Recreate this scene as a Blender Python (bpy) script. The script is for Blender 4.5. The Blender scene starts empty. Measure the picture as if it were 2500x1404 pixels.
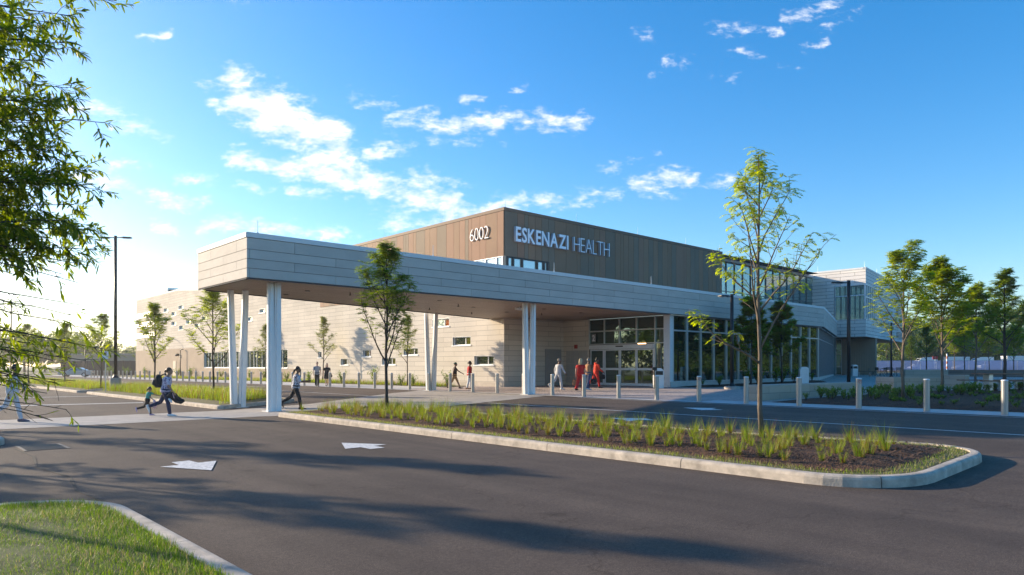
# Health centre with a long entrance canopy over its drive, early sun.
# World axes: x = u (along the canopy, away to the right), y = v (along the drive, away to the left), z up.
import bpy, bmesh, math, random
from mathutils import Vector, Matrix, noise

scene = bpy.context.scene
COL = scene.collection
F, HX, HY, EYE = 1705.0, 1250.0, 893.0, 1.70
CA, SA = 0.739, 0.674
CR, CF = Vector((CA, -SA, 0)), Vector((SA, CA, 0))
rnd = random.Random(7)

# ---------------------------------------------------------------- survey helpers (pixel of the photo -> point of the site)
GU = [(-400, 0), (9.9, 0.0), (14.0, .10), (23.4, .28), (27, .35), (35, .42), (75, .68), (120, .8), (1500, .8)]
def gz(u, v):
    for (a, za), (b, zb) in zip(GU, GU[1:]):
        if u <= b:
            z = za + (zb - za) * max(0, (u - a)) / (b - a); break
    else: z = GU[-1][1]
    return z - .0035 * min(max(v - 25, 0), 95)
def ray(px, py):
    return CR * ((px - HX) / F) + CF + Vector((0, 0, (HY - py) / F))
def at(px, D, z=None):
    p = ray(px, HY) * D
    return Vector((p.x, p.y, gz(p.x, p.y) if z is None else z))
def gp(px, py, dz=0):
    d = ray(px, py); z = 0.1
    for _ in range(12):
        t = (z - EYE) / d.z; p = d * t; z = gz(p.x, p.y) + dz
    return Vector((p.x, p.y, z))
def on_u(px, py, u):
    d = ray(px, py); t = u / d.x
    return d.y * t, EYE + d.z * t
def on_v(px, py, v):
    d = ray(px, py); t = v / d.y
    return d.x * t, EYE + d.z * t

# ---------------------------------------------------------------- objects
def tag(o, label=None, cat=None, group=None, kind=None):
    if label: o['label'] = label
    if cat: o['category'] = cat
    if group: o['group'] = group
    if kind: o['kind'] = kind
    return o
def thing(name, label, cat, loc, group=None, rz=0):
    o = bpy.data.objects.new(name, None); COL.objects.link(o)
    o.empty_display_size = .2
    o.location = loc; o.rotation_euler = (0, 0, rz)
    return tag(o, label, cat, group)
def origin(o):
    p = Vector((0, 0, 0))
    while o is not None:
        p += o.location; o = o.parent
    return p
def copy_tree(o, parent=None):
    c = o.copy(); COL.objects.link(c)
    if parent: c.parent = parent
    for ch in list(o.children): copy_tree(ch, c)
    return c
def place(o, loc, rz=0, s=1, label=None, group=None):
    o.location = loc; o.rotation_euler = (0, 0, rz); o.scale = (s, s, s)
    if label: o['label'] = label
    if group: o['group'] = group
    return o

class MB:
    """collects faces, builds them as ONE mesh object"""
    def __init__(s): s.v = []; s.f = []; s.m = []
    def face(s, pts, mi=0):
        n = len(s.v); s.v += [tuple(p) for p in pts]; s.f.append(tuple(range(n, n + len(pts)))); s.m.append(mi)
    def box(s, c, d, M=None, mi=0, faces='bBlrfk'):
        c = Vector(c); hx, hy, hz = d[0] / 2, d[1] / 2, d[2] / 2
        n = len(s.v)
        for sx in (-1, 1):
            for sy in (-1, 1):
                for sz in (-1, 1):
                    p = Vector((sx * hx, sy * hy, sz * hz))
                    if M is not None: p = M @ p
                    s.v.append(tuple(c + p))
        for q in ((0, 1, 3, 2), (4, 6, 7, 5), (0, 4, 5, 1), (2, 3, 7, 6), (0, 2, 6, 4), (1, 5, 7, 3)):
            s.f.append(tuple(n + i for i in q)); s.m.append(mi)
    def bb(s, x0, x1, y0, y1, z0, z1, mi=0):
        s.box(((x0 + x1) / 2, (y0 + y1) / 2, (z0 + z1) / 2), (abs(x1 - x0), abs(y1 - y0), abs(z1 - z0)), None, mi)
    def tube(s, pts, rad, n=8, mi=0, cap=True, sx=1, up=None):
        pts = [Vector(p) for p in pts]; base = len(s.v); k = len(pts)
        x = None
        for i, p in enumerate(pts):
            t = (pts[min(i + 1, k - 1)] - pts[max(i - 1, 0)])
            if t.length < 1e-9: t = Vector((0, 0, 1))
            t.normalize()
            if x is None:
                x = Vector(up) if up else (Vector((1, 0, 0)) if abs(t.x) < .8 else Vector((0, 1, 0)))
            x = (x - t * x.dot(t))
            if x.length < 1e-6: x = t.orthogonal()
            x.normalize(); y = t.cross(x)
            r = rad[i] if isinstance(rad, (list, tuple)) else rad
            ra, rb = r if isinstance(r, (list, tuple)) else (r, r)
            for j in range(n):
                a = 2 * math.pi * j / n
                s.v.append(tuple(p + x * (math.cos(a) * ra) + y * (math.sin(a) * rb)))
        for i in range(k - 1):
            for j in range(n):
                a = base + i * n + j; b = base + i * n + (j + 1) % n
                s.f.append((a, b, b + n, a + n)); s.m.append(mi)
        if cap:
            s.f.append(tuple(base + j for j in reversed(range(n)))); s.m.append(mi)
            s.f.append(tuple(base + (k - 1) * n + j for j in range(n))); s.m.append(mi)
    def lathe(s, c, prof, n=16, mi=0):
        c = Vector(c)
        s.tube([c + Vector((0, 0, z)) for r, z in prof], [r for r, z in prof], n, mi)
    def ball(s, c, r, n=10, mi=0):
        c = Vector(c); rx, ry, rz = r if isinstance(r, (list, tuple)) else (r, r, r)
        m = max(5, n // 2 + 1); base = len(s.v)
        for i in range(1, m):
            th = math.pi * i / m
            for j in range(n):
                ph = 2 * math.pi * j / n
                s.v.append((c.x + rx * math.sin(th) * math.cos(ph), c.y + ry * math.sin(th) * math.sin(ph), c.z - rz * math.cos(th)))
        for i in range(m - 2):
            for j in range(n):
                a = base + i * n + j; b = base + i * n + (j + 1) % n
                s.f.append((a, b, b + n, a + n)); s.m.append(mi)
        b0 = len(s.v); s.v += [(c.x, c.y, c.z - rz), (c.x, c.y, c.z + rz)]
        for j in range(n):
            s.f.append((b0, base + (j + 1) % n, base + j)); s.m.append(mi)
            t = base + (m - 2) * n
            s.f.append((b0 + 1, t + j, t + (j + 1) % n)); s.m.append(mi)
    def prism(s, poly, z0, z1, mi=0, mtop=None):
        k = len(poly)
        a = sum(poly[i][0] * poly[(i + 1) % k][1] - poly[(i + 1) % k][0] * poly[i][1] for i in range(k))
        if a < 0: poly = poly[::-1]
        f0 = z0 if callable(z0) else (lambda u, v: z0); f1 = z1 if callable(z1) else (lambda u, v: z1)
        s.face([(p[0], p[1], f1(*p[:2])) for p in poly], mi if mtop is None else mtop)
        s.face([(p[0], p[1], f0(*p[:2])) for p in reversed(poly)], mi)
        for i in range(k):
            p, q = poly[i], poly[(i + 1) % k]
            s.face([(p[0], p[1], f0(*p[:2])), (q[0], q[1], f0(*q[:2])), (q[0], q[1], f1(*q[:2])), (p[0], p[1], f1(*p[:2]))], mi)
    def build(s, name, mats, parent=None, smooth=False, local=False, bevel=0):
        me = bpy.data.meshes.new(name)
        o0 = Vector((0, 0, 0)) if (local or parent is None) else origin(parent)
        if o0.length > 0: vs = [(a - o0.x, b - o0.y, c - o0.z) for a, b, c in s.v]
        else: vs = s.v
        me.from_pydata(vs, [], s.f)
        if not isinstance(mats, (list, tuple)): mats = [mats]
        for m in mats: me.materials.append(m)
        if len(mats) > 1: me.polygons.foreach_set('material_index', s.m)
        # metre UVs: along the wall, up the wall (or plan coordinates on flat faces)
        uv = me.uv_layers.new(name='UVMap')
        data = [0.0] * (2 * len(me.loops)); V = s.v
        for p in me.polygons:
            n = p.normal
            if abs(n.z) > .75:
                for li in p.loop_indices:
                    q = V[me.loops[li].vertex_index]; data[2 * li] = q[0]; data[2 * li + 1] = q[1]
            else:
                l = math.hypot(n.x, n.y) or 1; tx, ty = -n.y / l, n.x / l
                for li in p.loop_indices:
                    q = V[me.loops[li].vertex_index]; data[2 * li] = q[0] * tx + q[1] * ty; data[2 * li + 1] = q[2]
        uv.data.foreach_set('uv', data)
        if smooth: me.polygons.foreach_set('use_smooth', [True] * len(me.polygons))
        me.update()
        ob = bpy.data.objects.new(name, me); COL.objects.link(ob)
        if parent is not None: ob.parent = parent
        if bevel:
            b = ob.modifiers.new('bevel', 'BEVEL'); b.width = bevel; b.segments = 2; b.limit_method = 'ANGLE'
        return ob

# ---------------------------------------------------------------- materials
MATS = {}
def _nodes(name):
    m = bpy.data.materials.new(name); m.use_nodes = True
    nt = m.node_tree; b = nt.nodes['Principled BSDF']
    return m, nt, b
def N(nt, t, **kw):
    n = nt.nodes.new(t)
    for k, v in kw.items():
        if k in n.inputs: n.inputs[k].default_value = v
        else: setattr(n, k, v)
    return n
def L(nt, a, b): nt.links.new(a, b)
def rgb(c): return (c[0], c[1], c[2], 1)
def ramp(nt, fac, stops):
    r = nt.nodes.new('ShaderNodeValToRGB'); e = r.color_ramp.elements
    while len(e) < len(stops): e.new(.5)
    for i, (p, c) in enumerate(stops): e[i].position = p; e[i].color = rgb(c)
    L(nt, fac, r.inputs['Fac']); return r.outputs['Color']
def mat(name, c, rough=.6, metal=0, var=.12, scale=6, bump=0, bscale=40, spec=.5, coord='Object', stretch=None, island=0):
    if name in MATS: return MATS[name]
    m, nt, b = _nodes(name); MATS[name] = m
    b.inputs['Roughness'].default_value = rough; b.inputs['Metallic'].default_value = metal
    b.inputs['Specular IOR Level'].default_value = spec
    tc = nt.nodes.new('ShaderNodeTexCoord'); vec = tc.outputs[coord]
    if stretch:
        mp = N(nt, 'ShaderNodeMapping'); mp.inputs['Scale'].default_value = stretch; L(nt, vec, mp.inputs['Vector']); vec = mp.outputs['Vector']
    nz = N(nt, 'ShaderNodeTexNoise', Scale=scale, Detail=5.0, Roughness=.6); L(nt, vec, nz.inputs['Vector'])
    lo = [max(0, x * (1 - var)) for x in c]; hi = [x * (1 + var) for x in c]
    bc = ramp(nt, nz.outputs['Fac'], [(.3, lo), (.7, hi)])
    if island:      # every board or panel comes from the factory a touch lighter or darker
        g = nt.nodes.new('ShaderNodeNewGeometry'); q = N(nt, 'ShaderNodeMix', data_type='RGBA', blend_type='MULTIPLY'); q.inputs['Factor'].default_value = 1
        L(nt, bc, q.inputs[6]); L(nt, ramp(nt, g.outputs['Random Per Island'], [(0, [1 - island] * 3), (1, [1 + island] * 3)]), q.inputs[7]); bc = q.outputs[2]
    L(nt, bc, b.inputs['Base Color'])
    if bump:
        n2 = N(nt, 'ShaderNodeTexNoise', Scale=bscale, Detail=4.0); L(nt, vec, n2.inputs['Vector'])
        bp = N(nt, 'ShaderNodeBump', Strength=bump, Distance=.02); L(nt, n2.outputs['Fac'], bp.inputs['Height']); L(nt, bp.outputs['Normal'], b.inputs['Normal'])
    return m
def brick_mat(name, c, w, h, mortar, msize, var=.08, rough=.55, bump=.25, offset=.5, freq=2, spec=.4, blotch=.08):
    m, nt, b = _nodes(name); MATS[name] = m
    tc = nt.nodes.new('ShaderNodeTexCoord')
    br = N(nt, 'ShaderNodeTexBrick', Scale=1.0); br.offset = offset; br.offset_frequency = freq; br.squash = 1
    L(nt, tc.outputs['UV'], br.inputs['Vector'])
    br.inputs['Brick Width'].default_value = w; br.inputs['Row Height'].default_value = h
    br.inputs['Mortar Size'].default_value = msize; br.inputs['Mortar Smooth'].default_value = 0; br.inputs['Bias'].default_value = 0
    br.inputs['Color1'].default_value = rgb([x * (1 - var) for x in c]); br.inputs['Color2'].default_value = rgb([x * (1 + var) for x in c])
    br.inputs['Mortar'].default_value = rgb(mortar)
    nz = N(nt, 'ShaderNodeTexNoise', Scale=.35, Detail=5.0); L(nt, tc.outputs['UV'], nz.inputs['Vector'])
    mx = N(nt, 'ShaderNodeMix', data_type='RGBA', blend_type='MULTIPLY'); mx.inputs['Factor'].default_value = 1
    L(nt, br.outputs['Color'], mx.inputs[6])
    L(nt, ramp(nt, nz.outputs['Fac'], [(.3, [1 - blotch] * 3), (.7, [1 + blotch] * 3)]), mx.inputs[7])
    L(nt, mx.outputs[2], b.inputs['Base Color'])
    b.inputs['Roughness'].default_value = rough; b.inputs['Specular IOR Level'].default_value = spec
    bp = N(nt, 'ShaderNodeBump', Strength=bump, Distance=.02); bp.invert = True
    L(nt, br.outputs['Fac'], bp.inputs['Height']); L(nt, bp.outputs['Normal'], b.inputs['Normal'])
    return m
def leaf_mat(name, c1, c2, trans=.45, tcol=None, rough=.5):
    m, nt, b = _nodes(name); MATS[name] = m
    out = nt.nodes['Material Output']
    g = nt.nodes.new('ShaderNodeNewGeometry')
    col = ramp(nt, g.outputs['Random Per Island'], [(0, c1), (.85, c2), (1, [c2[0] * 1.25, c2[1] * 1.1, c2[2]])])
    L(nt, col, b.inputs['Base Color']); b.inputs['Roughness'].default_value = rough; b.inputs['Specular IOR Level'].default_value = .35
    t = nt.nodes.new('ShaderNodeBsdfTranslucent')
    hs = N(nt, 'ShaderNodeHueSaturation', Hue=.485, Saturation=1.15, Value=2.3); L(nt, col, hs.inputs['Color']); L(nt, hs.outputs['Color'], t.inputs['Color'])
    mx = nt.nodes.new('ShaderNodeMixShader'); mx.inputs[0].default_value = trans
    L(nt, b.outputs[0], mx.inputs[1]); L(nt, t.outputs[0], mx.inputs[2]); L(nt, mx.outputs[0], out.inputs['Surface'])
    return m
def glass_mat(name, tint, see=.3, rough=.015, base=.12, refl=(.92, .97, 1)):
    """pane: mirror part by fresnel, the rest partly see-through, partly dark film"""
    m, nt, b = _nodes(name); MATS[name] = m
    out = nt.nodes['Material Output']
    gl = N(nt, 'ShaderNodeBsdfGlossy', Roughness=rough); gl.inputs['Color'].default_value = rgb(refl)
    tr = nt.nodes.new('ShaderNodeBsdfTransparent'); tr.inputs['Color'].default_value = rgb([min(1, x * 3) for x in tint])
    df = nt.nodes.new('ShaderNodeBsdfDiffuse'); df.inputs['Color'].default_value = rgb(tint)
    m1 = nt.nodes.new('ShaderNodeMixShader'); m1.inputs[0].default_value = see
    L(nt, df.outputs[0], m1.inputs[1]); L(nt, tr.outputs[0], m1.inputs[2])
    fr = N(nt, 'ShaderNodeFresnel', IOR=1.6)
    mr = N(nt, 'ShaderNodeMapRange'); mr.inputs['From Max'].default_value = 1; mr.inputs['To Min'].default_value = base; mr.inputs['To Max'].default_value = 1
    L(nt, fr.outputs[0], mr.inputs['Value'])
    m2 = nt.nodes.new('ShaderNodeMixShader'); L(nt, mr.outputs[0], m2.inputs[0])
    L(nt, m1.outputs[0], m2.inputs[1]); L(nt, gl.outputs[0], m2.inputs[2]); L(nt, m2.outputs[0], out.inputs['Surface'])
    return m

def mp2_(nt, v):
    m = N(nt, 'ShaderNodeMapping'); m.inputs['Location'].default_value = (3.7, 1.9, 0); L(nt, v, m.inputs['Vector']); return m.outputs[0]
def asphalt_mat():
    m, nt, b = _nodes('asphalt'); MATS['asphalt'] = m
    tc = nt.nodes.new('ShaderNodeTexCoord')
    n1 = N(nt, 'ShaderNodeTexNoise', Scale=95.0, Detail=3.0, Roughness=.8); L(nt, tc.outputs['Object'], n1.inputs['Vector'])
    n2 = N(nt, 'ShaderNodeTexNoise', Scale=.45, Detail=6.0, Roughness=.6); L(nt, tc.outputs['Object'], n2.inputs['Vector'])
    mp = N(nt, 'ShaderNodeMapping'); mp.inputs['Scale'].default_value = (1.3, .06, 1); L(nt, tc.outputs['Object'], mp.inputs['Vector'])
    n3 = N(nt, 'ShaderNodeTexNoise', Scale=1.0, Detail=3.0); L(nt, mp.outputs[0], n3.inputs['Vector'])
    c1 = ramp(nt, n1.outputs['Fac'], [(.30, (.060, .045, .035)), (.54, (.120, .090, .070)), (.72, (.28, .215, .172))])
    c2 = ramp(nt, n2.outputs['Fac'], [(.3, (.80, .80, .82)), (.7, (1.12, 1.1, 1.08))])
    c3 = ramp(nt, n3.outputs['Fac'], [(.35, (.80, .80, .81)), (.65, (1.10, 1.10, 1.09))])
    a = N(nt, 'ShaderNodeMix', data_type='RGBA', blend_type='MULTIPLY'); a.inputs['Factor'].default_value = 1
    L(nt, c1, a.inputs[6]); L(nt, c2, a.inputs[7])
    a2 = N(nt, 'ShaderNodeMix', data_type='RGBA', blend_type='MULTIPLY'); a2.inputs['Factor'].default_value = 1
    L(nt, a.outputs[2], a2.inputs[6]); L(nt, c3, a2.inputs[7]); L(nt, a2.outputs[2], b.inputs['Base Color'])
    # coarser aggregate, rolling seams and thin cracks
    n4 = N(nt, 'ShaderNodeTexNoise', Scale=22.0, Detail=6.0, Roughness=.75); L(nt, tc.outputs['Object'], n4.inputs['Vector'])
    n5 = N(nt, 'ShaderNodeTexNoise', Scale=2.2, Detail=5.0, Roughness=.65); L(nt, tc.outputs['Object'], n5.inputs['Vector'])
    vo = N(nt, 'ShaderNodeTexVoronoi', Scale=.16); vo.feature = 'DISTANCE_TO_EDGE'
    wv = N(nt, 'ShaderNodeTexNoise', Scale=1.4, Detail=4.0); L(nt, tc.outputs['Object'], wv.inputs['Vector'])
    va = N(nt, 'ShaderNodeVectorMath', operation='MULTIPLY_ADD'); L(nt, wv.outputs['Color'], va.inputs[0]); va.inputs[1].default_value = (1.6, 1.6, 0); L(nt, tc.outputs['Object'], va.inputs[2]); L(nt, va.outputs[0], vo.inputs['Vector'])
    st_ = N(nt, 'ShaderNodeTexNoise', Scale=.9, Detail=2.0); L(nt, mp2_(nt, tc.outputs['Object']), st_.inputs['Vector'])
    prev = a2.outputs[2]
    for src, st in ((st_.outputs['Fac'], [(.24, (.62, .61, .60)), (.31, (1, 1, 1))]), (n4.outputs['Fac'], [(.3, (.70, .70, .70)), (.5, (1, 1, 1)), (.7, (1.32, 1.3, 1.28))]), (n5.outputs['Fac'], [(.3, (.90, .90, .91)), (.7, (1.08, 1.08, 1.07))]), (vo.outputs['Distance'], [(.0, (.74, .72, .7)), (.002, (.97, .97, .97)), (.006, (1, 1, 1))])):
        q = N(nt, 'ShaderNodeMix', data_type='RGBA', blend_type='MULTIPLY'); q.inputs['Factor'].default_value = 1
        L(nt, prev, q.inputs[6]); L(nt, ramp(nt, src, st), q.inputs[7]); prev = q.outputs[2]
    L(nt, prev, b.inputs['Base Color'])
    b.inputs['Roughness'].default_value = .85; b.inputs['Specular IOR Level'].default_value = .2
    bp = N(nt, 'ShaderNodeBump', Strength=.5, Distance=.008); L(nt, n1.outputs['Fac'], bp.inputs['Height']); L(nt, bp.outputs['Normal'], b.inputs['Normal'])
    return m
def mulch_mat():
    m, nt, b = _nodes('mulch'); MATS['mulch'] = m
    tc = nt.nodes.new('ShaderNodeTexCoord')
    mp = N(nt, 'ShaderNodeMapping'); mp.inputs['Scale'].default_value = (1, 2.2, 1); mp.inputs['Rotation'].default_value = (0, 0, .5); L(nt, tc.outputs['Object'], mp.inputs['Vector'])
    vo = N(nt, 'ShaderNodeTexVoronoi', Scale=26.0); L(nt, mp.outputs[0], vo.inputs['Vector'])
    nz = N(nt, 'ShaderNodeTexNoise', Scale=3.0, Detail=6.0); L(nt, tc.outputs['Object'], nz.inputs['Vector'])
    c = ramp(nt, vo.outputs['Color'], [(.1, (.030, .013, .006)), (.5, (.078, .036, .018)), (.95, (.20, .10, .052))])
    c2 = ramp(nt, nz.outputs['Fac'], [(.3, (.6, .6, .6)), (.7, (1.25, 1.2, 1.15))])
    a = N(nt, 'ShaderNodeMix', data_type='RGBA', blend_type='MULTIPLY'); a.inputs['Factor'].default_value = 1
    L(nt, c, a.inputs[6]); L(nt, c2, a.inputs[7]); L(nt, a.outputs[2], b.inputs['Base Color'])
    b.inputs['Roughness'].default_value = .95
    bp = N(nt, 'ShaderNodeBump', Strength=1.0, Distance=.04); L(nt, vo.outputs['Distance'], bp.inputs['Height']); L(nt, bp.outputs['Normal'], b.inputs['Normal'])
    return m
ASPHALT = asphalt_mat(); MULCH = mulch_mat()
CONC = mat('concrete', (.40, .36, .32), .85, var=.18, scale=2.2, bump=.35, bscale=60)
KERB = mat('kerb_concrete', (.47, .40, .325), .88, var=.30, scale=4.5, bump=.3, bscale=45)
WALK = mat('sidewalk_concrete', (.50, .48, .46), .85, var=.12, scale=1.2, bump=.25, bscale=70)
PAINT = mat('road_paint', (.66, .64, .61), .8, var=.32, scale=16, bump=.3, bscale=120)
TURF = mat('dry_turf', (.13, .115, .045), .95, var=.5, scale=9, bump=.8, bscale=50)
SOIL = mat('ground_soil', (.10, .105, .045), .95, var=.4, scale=.6, bump=.6, bscale=8)
PAVER = brick_mat('pavers', (.48, .39, .345), .22, .11, (.16, .13, .12), .008, var=.16, rough=.85, bump=.4)
PANEL = mat('panel_grey', (.52, .475, .425), .75, var=.07, scale=.9, spec=.15, island=.055, stretch=(1, 1, 2.5))
PANELW = brick_mat('panel_wall', (.62, .555, .47), 2.4, .335, (.29, .255, .215), .010, var=.06, rough=.85, spec=.08)
PANELF = brick_mat('panel_far', (.76, .71, .66), 3.0, .36, (.17, .16, .15), .018, var=.05, rough=.7, spec=.15)
COPING = mat('coping_white', (.72, .71, .70), .6, var=.03, spec=.2)
TANB = mat('tan_panel', (.42, .335, .255), .85, var=.08, scale=.8, spec=.1)
SHADOWGAP = mat('joint_dark', (.06, .06, .062), .9)
BR1 = mat('bronze_panel', (.265, .16, .10), .62, 0, var=.07, scale=.6, spec=.12, island=.05)
BR2 = mat('bronze_panel_grey', (.205, .152, .108), .62, 0, var=.07, scale=.6, spec=.12, island=.05)
BR3 = mat('bronze_panel_red', (.28, .158, .102), .62, 0, var=.07, scale=.6, spec=.12, island=.05)
BRC = mat('bronze_coping', (.20, .13, .09), .6, .0, var=.04, spec=.15)
SOFFIT = brick_mat('soffit_boards', (.30, .215, .165), 3.6, .15, (.05, .035, .028), .009, var=.13, rough=.5, bump=.3)
SOFFITD = mat('soffit_dark', (.10, .08, .07), .6)
WHITEM = mat('white_metal', (.80, .79, .77), .35, var=.02)
ALU = mat('aluminium', (.62, .63, .64), .32, .55, var=.03)
ALUW = mat('aluminium_pale', (.70, .71, .72), .4, .2, var=.03)
STEEL = mat('steel_brushed', (.38, .365, .35), .36, .6, var=.06, scale=14, stretch=(1, 1, .08))
BLACKM = mat('black_metal', (.018, .017, .016), .42, .2, var=.1)
DARKM = mat('dark_frame', (.03, .03, .032), .4, .3)
GLASS = glass_mat('glass_dark', (.014, .022, .020), .35, base=.11, refl=(.74, .98, .95))
GLASSB = glass_mat('glass_blue', (.11, .20, .19), .10, base=.24, refl=(.72, .88, .90))
GLASSW = glass_mat('glass_small', (.022, .030, .020), .1, base=.07)
GLASSO = glass_mat('glass_orange', (.30, .07, .02), .05, base=.1)
GLASSY = glass_mat('glass_yellow', (.10, .09, .015), .05, base=.1)
GLASSR = glass_mat('glass_red', (.10, .02, .015), .05, base=.1)
GLASSG = glass_mat('glass_pale', (.30, .36, .33), .05, base=.30)
SIGNW = mat('sign_white', (.82, .84, .88), .4, var=.02)
SIGNS = mat('sign_side', (.45, .46, .50), .5, var=.03)
BARK = mat('bark', (.15, .115, .085), .9, var=.35, scale=14, bump=.7, bscale=30, stretch=(1, 1, .3))
BARKD = mat('bark_dark', (.055, .042, .034), .9, var=.35, scale=14, bump=.7, bscale=30, stretch=(1, 1, .3))
WOODT = mat('timber', (.24, .12, .065), .6, var=.25, scale=5, stretch=(.4, 6, 6))
STONEB = brick_mat('seat_wall_stone', (.44, .35, .27), 1.5, .31, (.16, .13, .11), .006, var=.08, rough=.85, bump=.15)
BOARDW = brick_mat('board_wall', (.22, .165, .13), 3.0, .15, (.06, .045, .04), .012, var=.16, rough=.8)
LEAF1 = leaf_mat('leaf_locust', (.12, .18, .012), (.27, .33, .03), .58)
LEAF2 = leaf_mat('leaf_locust_dark', (.050, .105, .010), (.13, .205, .022), .45)
LEAFM = leaf_mat('leaf_locust_mid', (.075, .135, .012), (.18, .25, .024), .5)
LEAF3 = leaf_mat('leaf_pale', (.13, .17, .045), (.26, .30, .08), .45)
LEAF4 = leaf_mat('leaf_oak', (.055, .10, .011), (.16, .215, .02), .52)
LEAF5 = leaf_mat('leaf_wood', (.040, .075, .010), (.105, .150, .020), .35)
LEAFS = leaf_mat('leaf_shrub', (.05, .10, .016), (.14, .21, .035), .35)
GRASSM = leaf_mat('ornamental_grass', (.075, .14, .014), (.19, .26, .03), .45)
GRASSB = leaf_mat('grass_brown', (.16, .075, .028), (.26, .15, .06), .3)
LAWNM = leaf_mat('lawn_blades', (.035, .090, .010), (.13, .22, .026), .38)
LAWND = leaf_mat('lawn_straw', (.20, .17, .07), (.38, .33, .17), .3)

# ---------------------------------------------------------------- ground
def sheet(name, poly, mats, dz, label=None, kind='structure', parent=None, thick=0):
    bm = bmesh.new()
    vs = [bm.verts.new((p[0], p[1], 0)) for p in poly]
    bm.faces.new(vs)
    for u, _ in GU[1:-1]:
        bmesh.ops.bisect_plane(bm, geom=bm.verts[:] + bm.edges[:] + bm.faces[:], plane_co=(u, 0, 0), plane_no=(1, 0, 0))
    for v in (25, 120):
        bmesh.ops.bisect_plane(bm, geom=bm.verts[:] + bm.edges[:] + bm.faces[:], plane_co=(0, v, 0), plane_no=(0, 1, 0))
    for vt in bm.verts: vt.co.z = gz(vt.co.x, vt.co.y) + dz
    bmesh.ops.recalc_face_normals(bm, faces=bm.faces[:])
    for f in bm.faces:
        if f.normal.z < 0: f.normal_flip()
    me = bpy.data.meshes.new(name)
    uvl = bm.loops.layers.uv.new('UVMap')
    for f in bm.faces:
        for l in f.loops: l[uvl].uv = (l.vert.co.x, l.vert.co.y)
    bm.to_mesh(me); bm.free()
    me.materials.append(mats)
    o = bpy.data.objects.new(name, me); COL.objects.link(o)
    return tag(o, label, None, None, kind)
def rpoly(pts, r, n=7):
    out = []; k = len(pts)
    for i in range(k):
        p = Vector(pts[i]); a = Vector(pts[i - 1]) - p; b = Vector(pts[(i + 1) % k]) - p
        ri = r[i] if isinstance(r, (list, tuple)) else r
        if ri <= .01: out.append((p.x, p.y)); continue
        a.normalize(); b.normalize(); ang = a.angle(b); d = ri / math.tan(ang / 2)
        p0 = p + a * d; p1 = p + b * d; c = p + (a + b).normalized() * (ri / math.sin(ang / 2))
        a0 = math.atan2(p0.y - c.y, p0.x - c.x); a1 = math.atan2(p1.y - c.y, p1.x - c.x)
        da = (a1 - a0 + math.pi) % (2 * math.pi) - math.pi
        for j in range(n + 1):
            t = a0 + da * j / n; out.append((c.x + ri * math.cos(t), c.y + ri * math.sin(t)))
    return out
def ccw(poly):
    k = len(poly)
    a = sum(poly[i][0] * poly[(i + 1) % k][1] - poly[(i + 1) % k][0] * poly[i][1] for i in range(k))
    return poly if a > 0 else poly[::-1]
def inset(poly, d):
    k = len(poly); out = []
    for i in range(k):
        p = Vector(poly[i]); a = (p - Vector(poly[i - 1])); b = (Vector(poly[(i + 1) % k]) - p)
        if a.length < 1e-6: a = b
        if b.length < 1e-6: b = a
        na = Vector((-a.y, a.x)).normalized(); nb = Vector((-b.y, b.x)).normalized()
        m = (na + nb); m = m / max(.5, m.length_squared) * 2 if m.length_squared > .1 else na
        out.append((p.x + m.x * d, p.y + m.y * d))
    return out
def kerb(poly, w=.17, h=.15, seg=3.0):
    poly = ccw(poly)
    # resample the outline into pieces with open joints
    P = []; k = len(poly)
    for i in range(k):
        a = Vector(poly[i]); b = Vector(poly[(i + 1) % k]); n = max(1, int((b - a).length / 1.0))
        for j in range(n): P.append(tuple(a.lerp(b, j / n)))
    prof = [(0, -.06), (.006, h - .05), (.018, h - .02), (.045, h - .002), (.08, h + .002), (w, h), (w, -.06)]
    rings = [inset(P, d) if d > 0 else P for d, _ in prof]
    mb = MB(); k = len(P); acc = 0
    for i in range(k):
        j = (i + 1) % k
        Lg = (Vector(P[j]) - Vector(P[i])).length; acc += Lg
        cut = 0.014 / max(Lg, .05) if acc > seg else 0
        if acc > seg: acc = 0
        A, B = [], []
        for (d, z), r in zip(prof, rings):
            a = Vector(r[i]); b = Vector(r[j]); b2 = a.lerp(b, 1 - cut)
            wob = .004 * noise.noise((a.x * 1.5, a.y * 1.5, 0)); wb2 = .004 * noise.noise((b.x * 1.5, b.y * 1.5, 0))
            A.append((a.x, a.y, gz(a.x, a.y) + z + wob)); B.append((b2.x, b2.y, gz(b2.x, b2.y) + z + wb2))
        for q in range(len(prof) - 1):
            mb.face([A[q], B[q], B[q + 1], A[q + 1]])
        if cut:
            mb.face(list(reversed(B)))
            C2 = [(r[j][0], r[j][1], gz(*r[j]) + z) for (d, z), r in zip(prof, rings)]
            mb.face(C2)
    o = mb.build('kerb', KERB, smooth=False)
    return tag(o, None, None, None, 'structure')

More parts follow.
